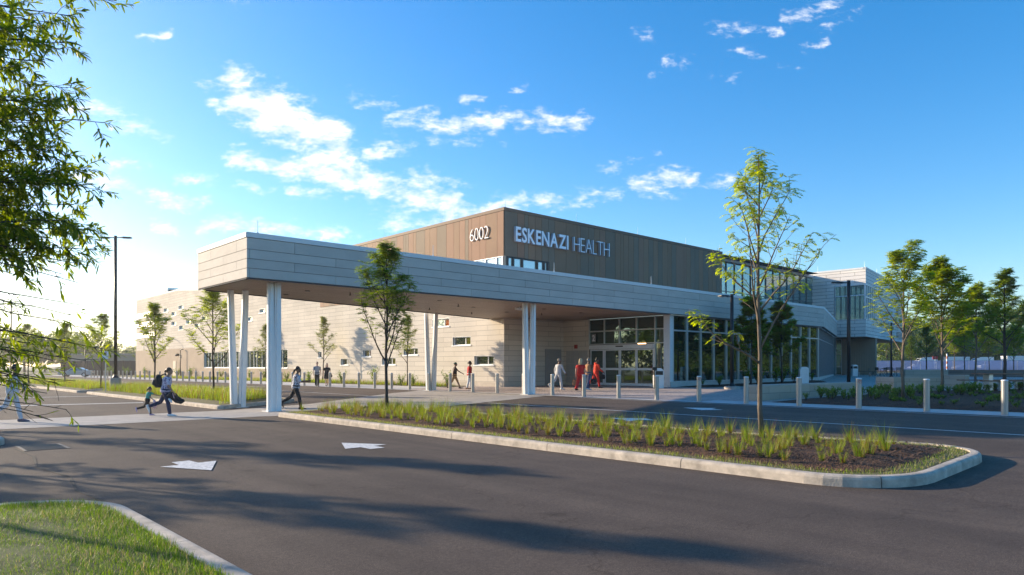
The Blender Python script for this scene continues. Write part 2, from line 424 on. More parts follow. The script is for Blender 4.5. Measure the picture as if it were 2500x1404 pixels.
# one sheet of earth out to the horizon
E = MB()
us = [-1500, -400, -60, 9.9, 14, 23.4, 27, 35, 75, 120, 400, 1500]; vs_ = [-1500, -400, -60, 25, 120, 400, 1500]
for i in range(len(us) - 1):
    for j in range(len(vs_) - 1):
        E.face([(u, v, gz(u, v) - .06) for u, v in ((us[i], vs_[j]), (us[i + 1], vs_[j]), (us[i + 1], vs_[j + 1]), (us[i], vs_[j + 1]))])
tag(E.build('ground', SOIL), kind='structure')
sheet('road', [(-60, -60), (23.45, -60), (23.45, 150), (-60, 150)], ASPHALT, 0.0)
FLU = [(2.3, 22.9), (9.6, 22.9), (14.6, 21.05), (21.7, 22.8), (23.3, 23.2), (23.3, 33.6), (20.7, 32.4), (13.6, 27.6), (9.6, 26.9), (2.3, 26.9)]
sheet('crosswalk', FLU, CONC, .006)
for v in range(3):
    pass
sheet('sidewalk', [(23.45, -60), (24.9, -60), (24.9, 15.2), (23.95, 15.2), (23.95, 36), (27.0, 36), (27.0, 150), (23.45, 150)], WALK, .012)
sheet('plaza', [(23.95, 15.2), (24.9, 15.2), (24.9, -60), (120, -60), (120, 36), (23.95, 36)], PAVER, .006)
# right-hand lawn / far car park
sheet('parking_lot', [(120, -120), (420, -120), (420, 120), (120, 120)], ASPHALT, .004)
# painted marks
def mark(name, poly, dz=.010): return sheet(name, poly, PAINT, dz)
def strip(p, q, w):
    p = Vector(p); q = Vector(q); n = (q - p).normalized(); n = Vector((-n.y, n.x)) * w / 2
    return [tuple(p + n), tuple(q + n), tuple(q - n), tuple(p - n)]
mark('lane_line', strip((18.5, -30), (18.4, 21.6), .10))
mark('lane_line', strip((18.6, 31.3), (18.8, 110), .10))
mark('edge_line', strip((23.1, -30), (23.1, 21.0), .08))
mark('stop_line', strip((2.6, 37.2), (9.3, 35.9), .55))
mark('stop_line', strip((2.6, 47.2), (9.6, 46.4), .4))
mark('stop_line', strip((14.3, 52.2), (23.0, 51.6), .3))
def gpoly(pts): return [tuple(gp(*p)[:2]) for p in pts]
ARROWS = [[(391, 1141), (437, 1136.6), (418.6, 1130), (462, 1125.7), (484.5, 1131), (528.4, 1126), (516, 1149.5)],
          [(833.8, 1082), (943, 1086), (913.6, 1089.6), (939.4, 1093.8), (905, 1097.4), (880, 1093), (843, 1096.9)],
          [(1488, 1021), (1575, 1022), (1599, 1027), (1561, 1026.4), (1536, 1029)],
          [(1667.6, 995.8), (1749, 997), (1738, 999), (1767, 1001), (1712.5, 1002)],
          [(1301, 1019), (1366, 1022), (1378, 1027), (1330, 1026)]]
for a in ARROWS: mark('road_arrow', gpoly(a))
# seam at the mouth of the side road and the drain
sm = [(2.15, 9.6), (2.02, 11), (2.2, 12.4), (2.0, 14), (2.18, 15.6), (2.1, 17.4)]
ms = MB()
for a, b in zip(sm, sm[1:]):
    for i in range(6):
        p = Vector(a).lerp(Vector(b), i / 6); q = Vector(a).lerp(Vector(b), (i + 1) / 6)
        w1 = .022 + .02 * noise.noise((p.x * 9, p.y * 5, 1)); w2 = .022 + .02 * noise.noise((q.x * 9, q.y * 5, 1))
        ms.face([(p.x - w1, p.y, .006), (p.x + w1, p.y, .006), (q.x + w2, q.y, .006), (q.x - w2, q.y, .006)])
tag(ms.build('road_seam', mat('seam_tar', (.02, .017, .015), .9)), kind='structure')
t = thing('drain_grate', 'pale slotted drain grate set in the asphalt beside the kerb corner', 'drain', (2.55, 17.3, 0))
g = MB(); g.bb(2.2, 2.95, 16.75, 17.85, .001, .006); g.build('drain_pit', SHADOWGAP, t)
g = MB()
for i in range(10): g.bb(2.24, 2.91, 16.8 + i * .108, 16.8 + i * .108 + .032, .007, .014)
g.bb(2.18, 2.235, 16.72, 17.88, .005, .012); g.bb(2.915, 2.97, 16.72, 17.88, .005, .012)
g.build('grate_bars', mat('grate_metal', (.17, .15, .13), .8, .1), t)

# kerbed islands -------------------------------------------------
ISL_F = rpoly([(9.9, 22.5), (9.9, 3.3), (14.7, 3.3), (14.0, 8), (13.9, 22.2)], [.15, 1.3, 1.1, 0, .6], 8)
ISL_L = rpoly([(9.9, 51.0), (9.9, 27.7), (14.0, 29.6), (14.0, 53.5)], [.3, .25, .8, .5])
ISL_M = rpoly([(9.9, 100), (9.9, 53.4), (14.0, 55.5), (14.0, 100)], [.5, .3, .6, .5])
ISL_G = rpoly([(2.1, 9.9), (-14, 9.9), (-14, -14), (2.3, -14)], [1.25, 0, 0, 0], 12)
ISL_E = rpoly([(2.1, 22.6), (-14, 22.6), (-14, 17.9), (2.1, 17.9)], [.3, 0, 0, .9])
for isl in (ISL_F, ISL_L, ISL_M): kerb(isl, .16, .155)
kerb(ISL_G, .20, .13); kerb(ISL_E, .2, .14)
def bed(name, poly, ins, mat_, edge, rise, res=.5, kind='structure', bumpy=.03):
    """mounded planting bed inside a kerb"""
    P = inset(ccw(poly), ins); xs = [p[0] for p in P]; ys = [p[1] for p in P]
    bm = bmesh.new(); bm.faces.new([bm.verts.new((p[0], p[1], 0)) for p in P])
    x = min(xs) + res
    while x < max(xs):
        bmesh.ops.bisect_plane(bm, geom=bm.verts[:] + bm.edges[:] + bm.faces[:], plane_co=(x, 0, 0), plane_no=(1, 0, 0)); x += res
    y = min(ys) + res
    while y < max(ys):
        bmesh.ops.bisect_plane(bm, geom=bm.verts[:] + bm.edges[:] + bm.faces[:], plane_co=(0, y, 0), plane_no=(0, 1, 0)); y += res
    for vt in bm.verts:
        d = 9
        for i in range(len(P)):
            a = Vector(P[i]); b = Vector(P[(i + 1) % len(P)]); ab = b - a; t_ = max(0, min(1, (vt.co.xy - a).dot(ab) / max(ab.length_squared, 1e-9)))
            d = min(d, (vt.co.xy - a - ab * t_).length)
        k = min(1, d / .9)
        vt.co.z = gz(vt.co.x, vt.co.y) + edge + rise * (k * (2 - k)) + bumpy * k * noise.noise((vt.co.x * 2.3, vt.co.y * 2.3, 0))
    for f in bm.faces:
        f.normal_update()
        if f.normal.z < 0: f.normal_flip()
    me = bpy.data.meshes.new(name); bm.to_mesh(me); bm.free(); me.materials.append(mat_)
    me.polygons.foreach_set('use_smooth', [True] * len(me.polygons))
    o = bpy.data.objects.new(name, me); COL.objects.link(o); return tag(o, None, None, None, kind)
bed('planting_soil', ISL_F, .15, TURF, .13, .02, 1.0)
bed('planting_soil', inset(ccw(ISL_F), .5), .0, MULCH, .14, .09, .45, bumpy=.05)
bed('planting_soil', ISL_L, .15, TURF, .13, .08, 1.0)
bed('planting_soil', ISL_M, .15, TURF, .13, .08, 1.5)
bed('lawn_ground', ISL_G, .19, mat('lawn_earth', (.07, .09, .02), .95, var=.4, scale=12), .12, .03, .6)
bed('lawn_ground', ISL_E, .19, mat('lawn_earth', (.07, .09, .02), .95), .12, .03, 1.5)
# right-hand beds
BED_R = [(24.95, 12.9), (32.5, 12.2), (35.8, 12.2), (37, 11.6), (46, 7.0), (60, -2), (60, -24), (24.95, -24)]
bed('planting_soil', BED_R, 0, MULCH, .02, .10, .8)
BED_G = [(35.4, 24.2), (35.4, 22.6), (39, 21.6), (50, 21.6), (53, 23.2), (53.6, 24.2)]
bed('planting_soil', BED_G, 0, MULCH, .02, .08, .8)
WING_BED = [(27.05, 36.2), (29.5, 36.2), (29.5, 118), (27.05, 118)]
bed('planting_soil', WING_BED, 0, TURF, .02, .08, 1.5)
SKY_SAT, SKY_STR, SKY_GAM, CLOUD, EXPO, HAZE = 1.36, .103, .92, .46, 1.62, .00045
# ================================================================ the building
ZS = 4.75           # soffit
UW, VB = 29.6, 33.2  # wing wall plane, front of the bronze box
class Plane:
    def __init__(s, o, d, n): s.o = Vector((o[0], o[1], 0)); s.d = Vector((d[0], d[1], 0)).normalized(); s.n = Vector((n[0], n[1], 0)).normalized()
    def p(s, t, dep, z): q = s.o + s.d * t + s.n * dep; return (q.x, q.y, z)
    def box(s, mb, t0, t1, d0, d1, z0, z1, mi=0):
        P = [s.p(t, d, z) for t in (t0, t1) for d in (d0, d1) for z in (z0, z1)]
        n = len(mb.v); mb.v += P
        flip = s.d.cross(s.n).z < 0
        for q in ((0, 1, 3, 2), (4, 6, 7, 5), (0, 4, 5, 1), (2, 3, 7, 6), (0, 2, 6, 4), (1, 5, 7, 3)):
            if flip: q = q[::-1]
            mb.f.append(tuple(n + i for i in q)); mb.m.append(mi)
    def quad(s, mb, t0, t1, z0, z1, dep, mi=0):
        q = [s.p(t0, dep, z0), s.p(t1, dep, z0), s.p(t1, dep, z1), s.p(t0, dep, z1)]
        nn = (Vector(q[1]) - Vector(q[0])).cross(Vector(q[2]) - Vector(q[1]))
        if nn.dot(s.n) < 0: q.reverse()
        mb.face(q, mi)
def wall_with_holes(mb, pl, t0, t1, z0, z1, holes, mi=0):
    ts = sorted({t0, t1} | {max(t0, min(t1, h[i])) for h in holes for i in (0, 1)})
    zs = sorted({z0, z1} | {max(z0, min(z1, h[i])) for h in holes for i in (2, 3)})
    for a, b in zip(ts, ts[1:]):
        run = None
        for c, d in zip(zs, zs[1:]):
            tm, zm = (a + b) / 2, (c + d) / 2
            hole = any(h[0] < tm < h[1] and h[2] < zm < h[3] for h in holes)
            if hole:
                if run: pl.quad(mb, a, b, run[0], run[1], 0, mi); run = None
            else: run = (run[0], d) if run else (c, d)
        if run: pl.quad(mb, a, b, run[0], run[1], 0, mi)
def window(par, pl, t0, t1, z0, z1, rec, mulls=(), trans=(), fw=.06, frame=None, glass=None, sill=True, name='window', panes=None):
    frame = frame or ALUW; glass = glass or GLASSW
    mb = MB()
    # reveal
    for a, b in ((t0, t0 + .02), (t1 - .02, t1)): pl.box(mb, a, b, -rec - .05, .004, z0, z1, 0)
    pl.box(mb, t0 + .02, t1 - .02, -rec - .05, .004, z1 - .02, z1, 0)
    if sill: pl.box(mb, t0 - .05, t1 + .05, -rec - .05, .05, z0 - .05, z0 + .03, 1)
    else: pl.box(mb, t0 + .02, t1 - .02, -rec - .05, .004, z0, z0 + .02, 0)
    d0, d1 = -rec - .045, -rec + .03
    pl.box(mb, t0 + .02, t0 + .02 + fw, d0, d1, z0 + .03, z1 - .02, 1); pl.box(mb, t1 - .02 - fw, t1 - .02, d0, d1, z0 + .03, z1 - .02, 1)
    pl.box(mb, t0 + .02 + fw, t1 - .02 - fw, d0, d1, z0 + .03, z0 + .03 + fw, 1); pl.box(mb, t0 + .02 + fw, t1 - .02 - fw, d0, d1, z1 - .02 - fw, z1 - .02, 1)
    for m in mulls: pl.box(mb, m - fw / 2, m + fw / 2, d0, d1 + .004, z0 + .03 + fw, z1 - .02 - fw, 1)
    w = mb.build(name, [ALU, frame], par)
    ed = [t0 + .02] + list(mulls) + [t1 - .02]
    for i, (a, b) in enumerate(zip(ed, ed[1:])):
        g = MB(); pl.quad(g, a, b, z0 + .03, z1 - .02, -rec)
        g.build('glass_pane', panes[i % len(panes)] if panes else glass, w)
    return w
def curtain(par, pl, ts, zs, fw=.065, dep=.12, rec=.0, frame=None, glass=None, name='curtain_wall', tilt=.006, seed=1):
    """mullion grid; every pane leans a hair differently, as real glazing does"""
    r = random.Random(seed); frame = frame or ALU; glass = glass or GLASS
    mb = MB(); t0, t1, z0, z1 = ts[0], ts[-1], zs[0], zs[-1]
    for t in ts: pl.box(mb, t - fw / 2, t + fw / 2, -rec - dep, -rec + .05, z0, z1)
    for i in range(len(ts) - 1):
        for z in zs:
            pl.box(mb, ts[i] + fw / 2, ts[i + 1] - fw / 2, -rec - dep, -rec + .045, z - fw / 2 if z > z0 else z, z + fw / 2 if z < z1 else z)
    w = mb.build(name, frame, par)
    g = MB()
    for i in range(len(ts) - 1):
        for j in range(len(zs) - 1):
            e = [r.uniform(-tilt, tilt) for _ in range(3)]
            q = [pl.p(ts[i] + fw / 2, -rec - .04 + e[0], zs[j]), pl.p(ts[i + 1] - fw / 2, -rec - .04 + e[1], zs[j]),
                 pl.p(ts[i + 1] - fw / 2, -rec - .04 + e[1] + e[2], zs[j + 1]), pl.p(ts[i] + fw / 2, -rec - .04 + e[0] + e[2], zs[j + 1])]
            nn = (Vector(q[1]) - Vector(q[0])).cross(Vector(q[2]) - Vector(q[1]))
            if nn.dot(pl.n) < 0: q.reverse()
            g.face(q)
    g.build('glazing', glass, w)
    return w

BLD = thing('health_building', 'long two storey clinic of pale grey boards with a bronze upper box and glazed lobby', 'building', (UW, VB, .36))
P_WING = Plane((UW, 0), (0, 1), (-1, 0))
P_FRONT = Plane((0, 24.1), (1, 0), (0, -1))
P_GLZ = Plane((0, 24.45), (1, 0), (0, -1))
P_BOX = Plane((0, VB), (1, 0), (0, -1))
P_DOOR = Plane((35.1, 0), (0, 1), (-1, 0))

# ---- wing wall with its scattered windows
def wrect(px0, px1, py0, py1):
    a, z1 = on_u(px1, py0, UW); b, z0 = on_u(px0, py1, UW)
    a2, _ = on_u(px1, py1, UW); return (a, b, z0, z1)
WIN = [(1055.4, 1097, 776, 800, 'o'), (1104.6, 1149.4, 820.6, 844.6, 'y'), (1157.4, 1205.6, 867.6, 892, 'g'), (985, 1020.5, 849, 868, 'g'),
       (932, 966, 873, 891.5, 'y'), (885, 906, 853.5, 872, 'r'), (831.6, 851, 875, 892, 'g'), (776, 785, 858, 874, 'y')]
SQ = [(405, 757), (424, 766), (441.5, 750), (387, 771), (405, 780.5), (424, 790), (442.5, 800), (460, 785.5), (387, 797), (499, 777), (481, 795), (553, 771.5), (609, 779), (640, 759)]
holes = []; wins = []
for x0, x1, y0, y1, k in WIN:
    h = wrect(x0, x1, y0, y1); holes.append(h); wins.append((h, k))
for x, y in SQ:
    w = 5.6 * (1 + (x - 400) / 900)
    h = wrect(x - w, x + w, y - 6.2, y + 6.2); h = (h[0], h[1], h[2], h[3]); holes.append(h); wins.append((h, 's'))
RIB = (64.8, 88.0, 1.46, 3.3); holes.append(RIB)
zb0 = 0.0
VDIV = 58.0
w1 = MB(); wall_with_holes(w1, P_WING, VB, VDIV, zb0, 6.95, holes)
wall_with_holes(w1, P_WING, VDIV, 118, zb0, 11.65, holes)
# end wall and the rest of the volume
w1.face([(UW, 118, 0), (UW + 40, 118, 0), (UW + 40, 118, 11.65), (UW, 118, 11.65)])
w1.face([(UW, VB, 0), (UW, VB, ZS + .9), (35.1, VB, ZS + .9), (35.1, VB, 0)])
w1.build('wing_wall', PANELW, BLD)
cp = MB(); cp.bb(UW - .03, UW + .35, VDIV, 118.03, 11.65, 11.82); cp.build('coping', COPING, BLD)
wp = MB(); wq = [(97.5, 11.60), (97.5, 11.84), (VDIV, 11.84), (VDIV, 10.2), (84, 10.55)]
wp.face([(UW - .05, v, z) for v, z in wq][::-1]); wp.face([(UW - .05, 97.5, 11.84), (UW, 97.5, 11.84), (UW, VDIV, 11.84), (UW - .05, VDIV, 11.84)]); wp.face([(UW - .05, 97.5, 11.60), (UW - .05, 84, 10.55), (UW, 84, 10.55), (UW, 97.5, 11.60)][::-1])
wp.build('roof_parapet', COPING, BLD)
bs = MB(); bs.bb(UW - .05, UW, VB - .05, 64, .0, .62, 0)
bs.build('wall_base', mat('base_concrete', (.46, .40, .33), .85, var=.12, scale=2, bump=.3), BLD)
tb = MB()
poly = [(88.0, -.1), (118, -.1), (118, 3.95), (92.0, 3.95), (88.0, 3.35)]
tb.face([(UW - .06, v, z) for v, z in poly]); tb.face([(UW - .06, 88, 3.3), (UW, 88, 3.3), (UW, 88, -.1), (UW - .06, 88, -.1)])
tb.face([(UW - .06, 118, -.1), (UW - .06, 118, 3.95), (UW, 118, 3.95), (UW, 118, -.1)][::-1])
tb.face([(UW - .06, 92, 3.95), (UW, 92, 3.95), (UW, 118, 3.95), (UW - .06, 118, 3.95)]); tb.face([(UW - .06, 88, 3.35), (UW, 88, 3.35), (UW, 92, 3.95), (UW - .06, 92, 3.95)])
tb.bb(UW - .06, UW - .002, 62, 88, -.1, 1.40)
tb.build('tan_base_wall', TANB, BLD)
for (h, k) in wins:
    t0, t1, z0, z1 = h; w_ = t1 - t0
    if k == 's':
        window(BLD, P_WING, t0, t1, z0, z1, .22, fw=.05, glass=GLASSG)
    else:
        ps = {'o': [GLASSO, GLASSG], 'y': [GLASSY, GLASSW], 'g': [GLASSW, GLASSW], 'r': [GLASSR, GLASSW]}[k]
        window(BLD, P_WING, t0, t1, z0, z1, .18, mulls=(t0 + w_ * .36,), fw=.055, panes=ps, frame=WHITEM)
r0, r1, z0, z1 = RIB
mm = [r0 + (r1 - r0) * k / 22 + (.28 if k % 3 == 1 else 0) for k in range(1, 22)]
window(BLD, P_WING, r0, 75.0, z0, z1, .14, mulls=[m for m in mm if m < 74.4], fw=.05, glass=GLASS, name='ribbon_window')
window(BLD, P_WING, 76.4, r1, z0, z1, .14, mulls=[m for m in mm if m > 77], fw=.05, glass=GLASS, name='ribbon_window')
mp_ = MB(); mp_.bb(UW - .01, UW + .05, 75.0, 76.4, z0, z1); mp_.build('window_pier', PANEL, BLD)
for zc in (9.15, 7.75, 6.2):     # louvre bands at the far end
    lv = MB(); lv.bb(UW - .02, UW - .005, 108.2, 117.6, zc - .38, zc + .38, 1)
    for i in range(5): lv.box((UW - .06, 112.9, zc - .32 + i * .16), (.10, 9.4, .05), Matrix.Rotation(.4, 3, 'Y'), 0)
    lv.build('louvre', [ALUW, SHADOWGAP], BLD)
wd = MB(); wd.bb(UW - .10, UW - .07, 98.6, 99.8, 0, 2.35); wd.build('side_door', mat('door_tan', (.40, .33, .26), .5), BLD)
wl = MB(); wl.bb(UW - .42, UW - .06, 97.2, 97.7, 3.0, 3.3); wl.ball((UW - .4, 97.45, 3.1), (.14, .2, .16)); wl.build('wall_lamp', DARKM, BLD)
gn = MB(); gn.tube([(UW - .02, 100, 5.35), (UW - .7, 100, 5.6), (UW - 1.5, 100, 5.55), (UW - 1.8, 100, 5.1)], .04, 6); gn.build('gooseneck_pipe', ALU, BLD)

# ---- bronze upper box
def bronze(pl, t0, t1, z0f, z1, seed):
    r = random.Random(seed); t = t0; mb = MB()
    while t < t1 - .01:
        w_ = min(r.choice((.36, .62, .62, .85, 1.12)), t1 - t)
        if t1 - t - w_ < .25: w_ = t1 - t
        k = r.choice((0, 0, 1, 1, 2)); zz = z0f(t + w_ / 2)
        pl.box(mb, t + .011, t + w_ - .011, .0, .045, zz, z1, k); t += w_
    return mb
WZ0, WZ1 = 6.95, 8.72
bx = MB()
C0, C1 = UW + .14, VB + .14
bx.face([(C0, C1, 6.9), (C0, VDIV, 6.9), (C0, VDIV, 11.59), (C0, C1, 11.59)][::-1]); bx.face([(C0, C1, 5.9), (55.4, C1, 5.9), (55.4, C1, 11.59), (C0, C1, 11.59)])
bx.face([(55.4, VB, 6), (55.4, 36, 6), (55.4, 36, 11.7), (55.4, VB, 11.7)]); bx.face([(UW, VDIV, 6.0), (UW + 5, VDIV, 6.0), (UW + 5, VDIV, 11.7), (UW, VDIV, 11.7)])
# roofs of box and wing (far enough back to close the volume)
bx.face([(UW, VB, 11.6), (75, VB, 11.6), (75, 60, 11.6), (UW, 60, 11.6)]); bx.face([(UW, 60, 11.5), (75, 60, 11.5), (75, 118, 11.5), (UW, 118, 11.5)])
boxcore = bx.build('box_core', SHADOWGAP, BLD)
for seed, pl, a, b, zf in ((3, P_WING, VB + .0, VDIV, lambda t: WZ1 if t < 36.3 else WZ0), (5, P_BOX, UW, 55.4, lambda t: WZ1 if t < 33.6 else WZ0 - .6)):
    bronze(pl, a, b, zf, 11.58, seed).build('bronze_cladding', [BR1, BR2, BR3], boxcore)
cb = MB(); cb.bb(UW - .07, UW + .35, VB - .07, VDIV, 11.6, 11.8); cb.bb(UW + .35, 55.47, VB - .07, VB + .3, 11.6, 11.8); cb.build('bronze_coping', BRC, BLD)
pl2 = Plane((UW - .02, 0), (0, 1), (-1, 0)); pl3 = Plane((0, VB - .02), (1, 0), (0, -1))
curtain(BLD, pl2, [VB + .12, 33.9, 35.0, 36.25], [WZ0, WZ1 - .02], frame=ALUW, glass=GLASSG, name='corner_window', fw=.08)
curtain(BLD, pl3, [UW + .25, UW + .75, UW + 1.55, UW + 2.9, UW + 3.55, 33.55], [WZ0, WZ1 - .02], frame=DARKM, glass=GLASSG, name='corner_window', fw=.16)
pc = MB(); pc.bb(UW - .03, UW + .16, VB - .03, VB + .16, WZ0 - .6, WZ1); pc.build('corner_post', TANB, BLD)

# ---- clerestory glazing between box and far block
P_CL = Plane((0, VB + 1.3), (1, 0), (0, -1))
ts = [55.4 + i * 1.49 for i in range(15)]
curtain(BLD, P_CL, ts, [6.0, 8.6, 11.35], frame=mat('clerestory_frame', (.10, .12, .125), .5, .2), glass=GLASSB, name='clerestory_glazing', fw=.045, dep=.05, tilt=.002)
cc = MB(); cc.bb(55.47, 76.2, VB + 1.15, VB + 1.6, 11.38, 11.6); cc.build('clerestory_coping', COPING, BLD)

# ---- far block over the second entrance
UFB = 76.2; P_FL = Plane((UFB, 0), (0, 1), (-1, 0)); dR = Vector((.985, .1725, 0)); P_FR = Plane((UFB, 28.9), dR[:2], (dR.y, -dR.x))
fb = MB()
wall_with_holes(fb, P_FL, 28.9, 40, ZS, 11.8, [(28.92, 32.1, 6.55, 10.2)])
wall_with_holes(fb, P_FR, 0, 23.8, ZS, 11.8, [(.02, 5.0, 6.55, 10.2)])
e1 = P_FR.p(23.8, 0, 0)
fb.face([(e1[0], e1[1], ZS), (e1[0], 50, ZS), (e1[0], 50, 11.8), (e1[0], e1[1], 11.8)])
FBO = fb.build('upper_block', PANELF, BLD)
fr = MB(); fr.face([(UFB, 28.9, 11.6), (e1[0], e1[1], 11.6), (e1[0], 50, 11.6), (UFB, 50, 11.6)]); fr.build('block_roof', COPING, BLD)
fs = MB(); fs.face([(UFB, 28.9, ZS), (UFB, 50, ZS), (e1[0], 50, ZS), (e1[0], e1[1], ZS)]); fs.build('block_soffit', mat('soffit_tan', (.22, .155, .115), .6), BLD)
fc = MB(); fc.bb(UFB - .05, UFB + .3, 28.85, 40, 11.8, 11.98)
P_FR.box(fc, -.05, 23.8, -.3, .05, 11.8, 11.98); fc.build('coping', COPING, BLD)
curtain(BLD, P_FL, [28.98, 30.55, 32.1], [6.55, 9.1, 10.2], frame=ALUW, glass=GLASSB, name='corner_window', rec=.05, fw=.1)
curtain(BLD, P_FR, [.1, 1.1, 2.1, 3.1, 4.1, 5.0], [6.55, 8.9, 10.2], frame=ALUW, glass=GLASSB, name='corner_window', rec=.05, fw=.1)
for zc in (8.4, 6.9, 5.6):
    lv = MB(); P_FR.box(lv, 18.2, 23.6, .005, .02, zc - .42, zc + .42, 1)
    for i in range(5): P_FR.box(lv, 18.2, 23.6, .02, .09, zc - .36 + i * .17, zc - .29 + i * .17, 0)
    lv.build('louvre', [ALUW, SHADOWGAP], BLD)
# ground floor below it
gf = MB(); zf = gz(82, 32)
gf.bb(82.0, 82.3, 30.05, 33.75, zf - .4, ZS - .003); Plane((82.3, 30.06), (.88, .475), (.475, -.88)).box(gf, 0, 16, -.3, 0, zf - .4, ZS - .003)
for i in range(14): gf.bb(81.97, 82.0, 30.1 + i * .26, 30.14 + i * .26, zf - .4, ZS - .01)
gf.build('lower_wall', TANB, BLD)
gd = MB(); gd.bb(81.93, 81.965, 32.6, 33.5, zf, zf + 2.4); gd.build('side_door', mat('door_tan', (.40, .33, .26), .5), BLD)
curtain(BLD, Plane((82.0, 0), (0, 1), (-1, 0)), [33.75, 34.4, 35.05, 35.7], [zf, zf + .9, zf + 2.35, zf + 2.75, ZS - .02], frame=ALUW, glass=GLASSB, name='rear_entrance')

# ---- lobby: door wall, glazed front, splayed end
ZF = .42
UB = 55.0; SPL = Vector((74.4 - UB, 31.5 - 24.45, 0)).normalized(); P_SPL = Plane((UB, 24.45), SPL[:2], (SPL.y, -SPL.x))
ts = [35.35 + (UB - 35.35) * i / 13 for i in range(14)]
curtain(BLD, P_GLZ, ts, [.74, 3.83, ZS - .005], frame=ALU, glass=GLASS, name='lobby_glazing', fw=.09, seed=4)
curtain(BLD, P_SPL, [.1 + i * .64 for i in range(33)], [.8, 3.83, ZS - .005], frame=mat('fin_grey', (.22, .235, .25), .5, .2), glass=GLASS, name='lobby_glazing', fw=.08, dep=.2, seed=6)
lb = MB(); lb.bb(35.0, UB, 24.36, 24.7, .0, .74); P_SPL.box(lb, 0, 20.6, -.2, .06, .0, .80); lb.build('glazing_plinth', mat('plinth_stone', (.50, .47, .43), .8, var=.1, scale=2, bump=.2), BLD)
co = MB(); co.bb(34.98, 35.3, 24.4, 24.85, .0, ZS - .01); co.build('corner_column', ALUW, BLD)
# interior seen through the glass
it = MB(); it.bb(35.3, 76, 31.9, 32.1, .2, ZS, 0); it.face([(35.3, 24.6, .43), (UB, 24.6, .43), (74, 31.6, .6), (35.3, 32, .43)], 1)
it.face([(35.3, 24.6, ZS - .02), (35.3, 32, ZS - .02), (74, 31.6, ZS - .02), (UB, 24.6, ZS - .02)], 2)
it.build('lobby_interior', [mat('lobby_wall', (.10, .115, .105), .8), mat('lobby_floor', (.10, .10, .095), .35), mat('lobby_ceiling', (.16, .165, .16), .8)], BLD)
for (u, c, z, s) in ((44.5, (.5, .05, .02), 1.3, .9), (45.6, (.45, .42, .03), 2.1, 1.0), (46.9, (.04, .08, .4), 1.4, 1.0), (48.2, (.05, .22, .08), 1.6, .8)):
    mu = MB(); mu.tube([(u, 31.82, z), (u, 31.89, z)], (s, s), 18); mu.build('mural_disc', mat('mural_%d' % int(u * 10), c, .7), BLD)
EM = bpy.data.materials.new('lamp_glow'); EM.use_nodes = True
EM.node_tree.nodes['Principled BSDF'].inputs['Emission Color'].default_value = (1, .55, .2, 1); EM.node_tree.nodes['Principled BSDF'].inputs['Emission Strength'].default_value = 3.0
for u, v in ((37.2, 28.0), (38.8, 29.5), (40.3, 28.4), (41.6, 30)):
    pe = MB(); pe.ball((u, v, 3.15), (.17, .17, .22), 10, 0); pe.tube([(u, v, 3.35), (u, v, ZS - .03)], .012, 5, 1); pe.build('pendant_lamp', [EM, BLACKM], BLD)
# entrance recess walls
rw = MB(); wall_with_holes(rw, P_DOOR, 30.85, VB, 0, ZS + .5, []); rw.build('recess_wall', PANELW, BLD)
dr = MB(); P_BOX.box(dr, 33.35, 34.75, .0, .03, ZF, 2.75); P_BOX.box(dr, 33.28, 33.35, .0, .05, ZF, 2.82); P_BOX.box(dr, 34.75, 34.82, .0, .05, ZF, 2.82); P_BOX.box(dr, 33.35, 34.75, .0, .05, 2.75, 2.82)
dr = dr.build('service_door', mat('door_grey', (.30, .29, .28), .5, var=.03), BLD)
hd = MB(); P_BOX.box(hd, 34.55, 34.62, .03, .09, 1.35, 1.5); hd.build('door_handle', STEEL, dr)
lk = MB()
for i in range(5):
    for j in range(5): P_DOOR.box(lk, 31.05 + i * .38, 31.05 + i * .38 + .36, .0, .03, ZF + .12 + j * .44, ZF + .12 + j * .44 + .42)
lk.build('parcel_lockers', mat('locker_grey', (.42, .395, .365), .5, var=.03), BLD)
fa = MB(); P_DOOR.box(fa, 31.9, 32.15, .0, .07, 2.86, 3.12); P_DOOR.box(fa, 31.95, 32.1, .07, .10, 2.92, 3.06); fa.build('fire_alarm', mat('alarm_red', (.35, .03, .02), .4), BLD)
# glazed door wall
td = [24.85, 25.55, 26.95, 28.3, 29.55, 30.85]
tdz = [3.1, 3.95, ZS - .01]
curtain(BLD, P_DOOR, td, tdz, frame=ALU, glass=GLASS, name='door_transom', fw=.07, seed=9)
curtain(BLD, P_DOOR, [24.85, 25.55], [ZF, 3.1], frame=ALU, glass=GLASS, name='door_sidelight', fw=.07, seed=12)
hb = MB(); P_DOOR.box(hb, 25.6, 30.8, -.1, .10, 2.78, 3.05); hb = hb.build('door_header', ALUW, BLD)
se = MB(); P_DOOR.box(se, 27.95, 28.5, .10, .16, 2.90, 2.97); se.build('door_sensor', BLACKM, hb)
for a, b, dep in ((25.62, 26.95, .03), (26.98, 28.28, .0), (28.3, 29.55, .0), (29.58, 30.75, .03)):
    lf = MB(); fw = .085
    P_DOOR.box(lf, a, a + fw, -.06 + dep, .0 + dep, ZF + .02, 2.76); P_DOOR.box(lf, b - fw, b, -.06 + dep, .0 + dep, ZF + .02, 2.76)
    for z, h in ((ZF + .02, .16), (1.42, .14), (2.68, .08)): P_DOOR.box(lf, a + fw, b - fw, -.06 + dep, .0 + dep, z, z + h)
    lf = lf.build('sliding_door', ALUW, BLD)
    gl = MB(); P_DOOR.quad(gl, a + fw, b - fw, ZF + .1, 2.7, -.03 + dep); gl.build('glass_pane', GLASS, lf)
ns = MB(); P_DOOR.box(ns, 30.25, 30.6, .03, .05, 3.25, 3.78); ns = ns.build('door_number_plate', mat('plate_grey', (.25, .25, .25), .5), BLD)
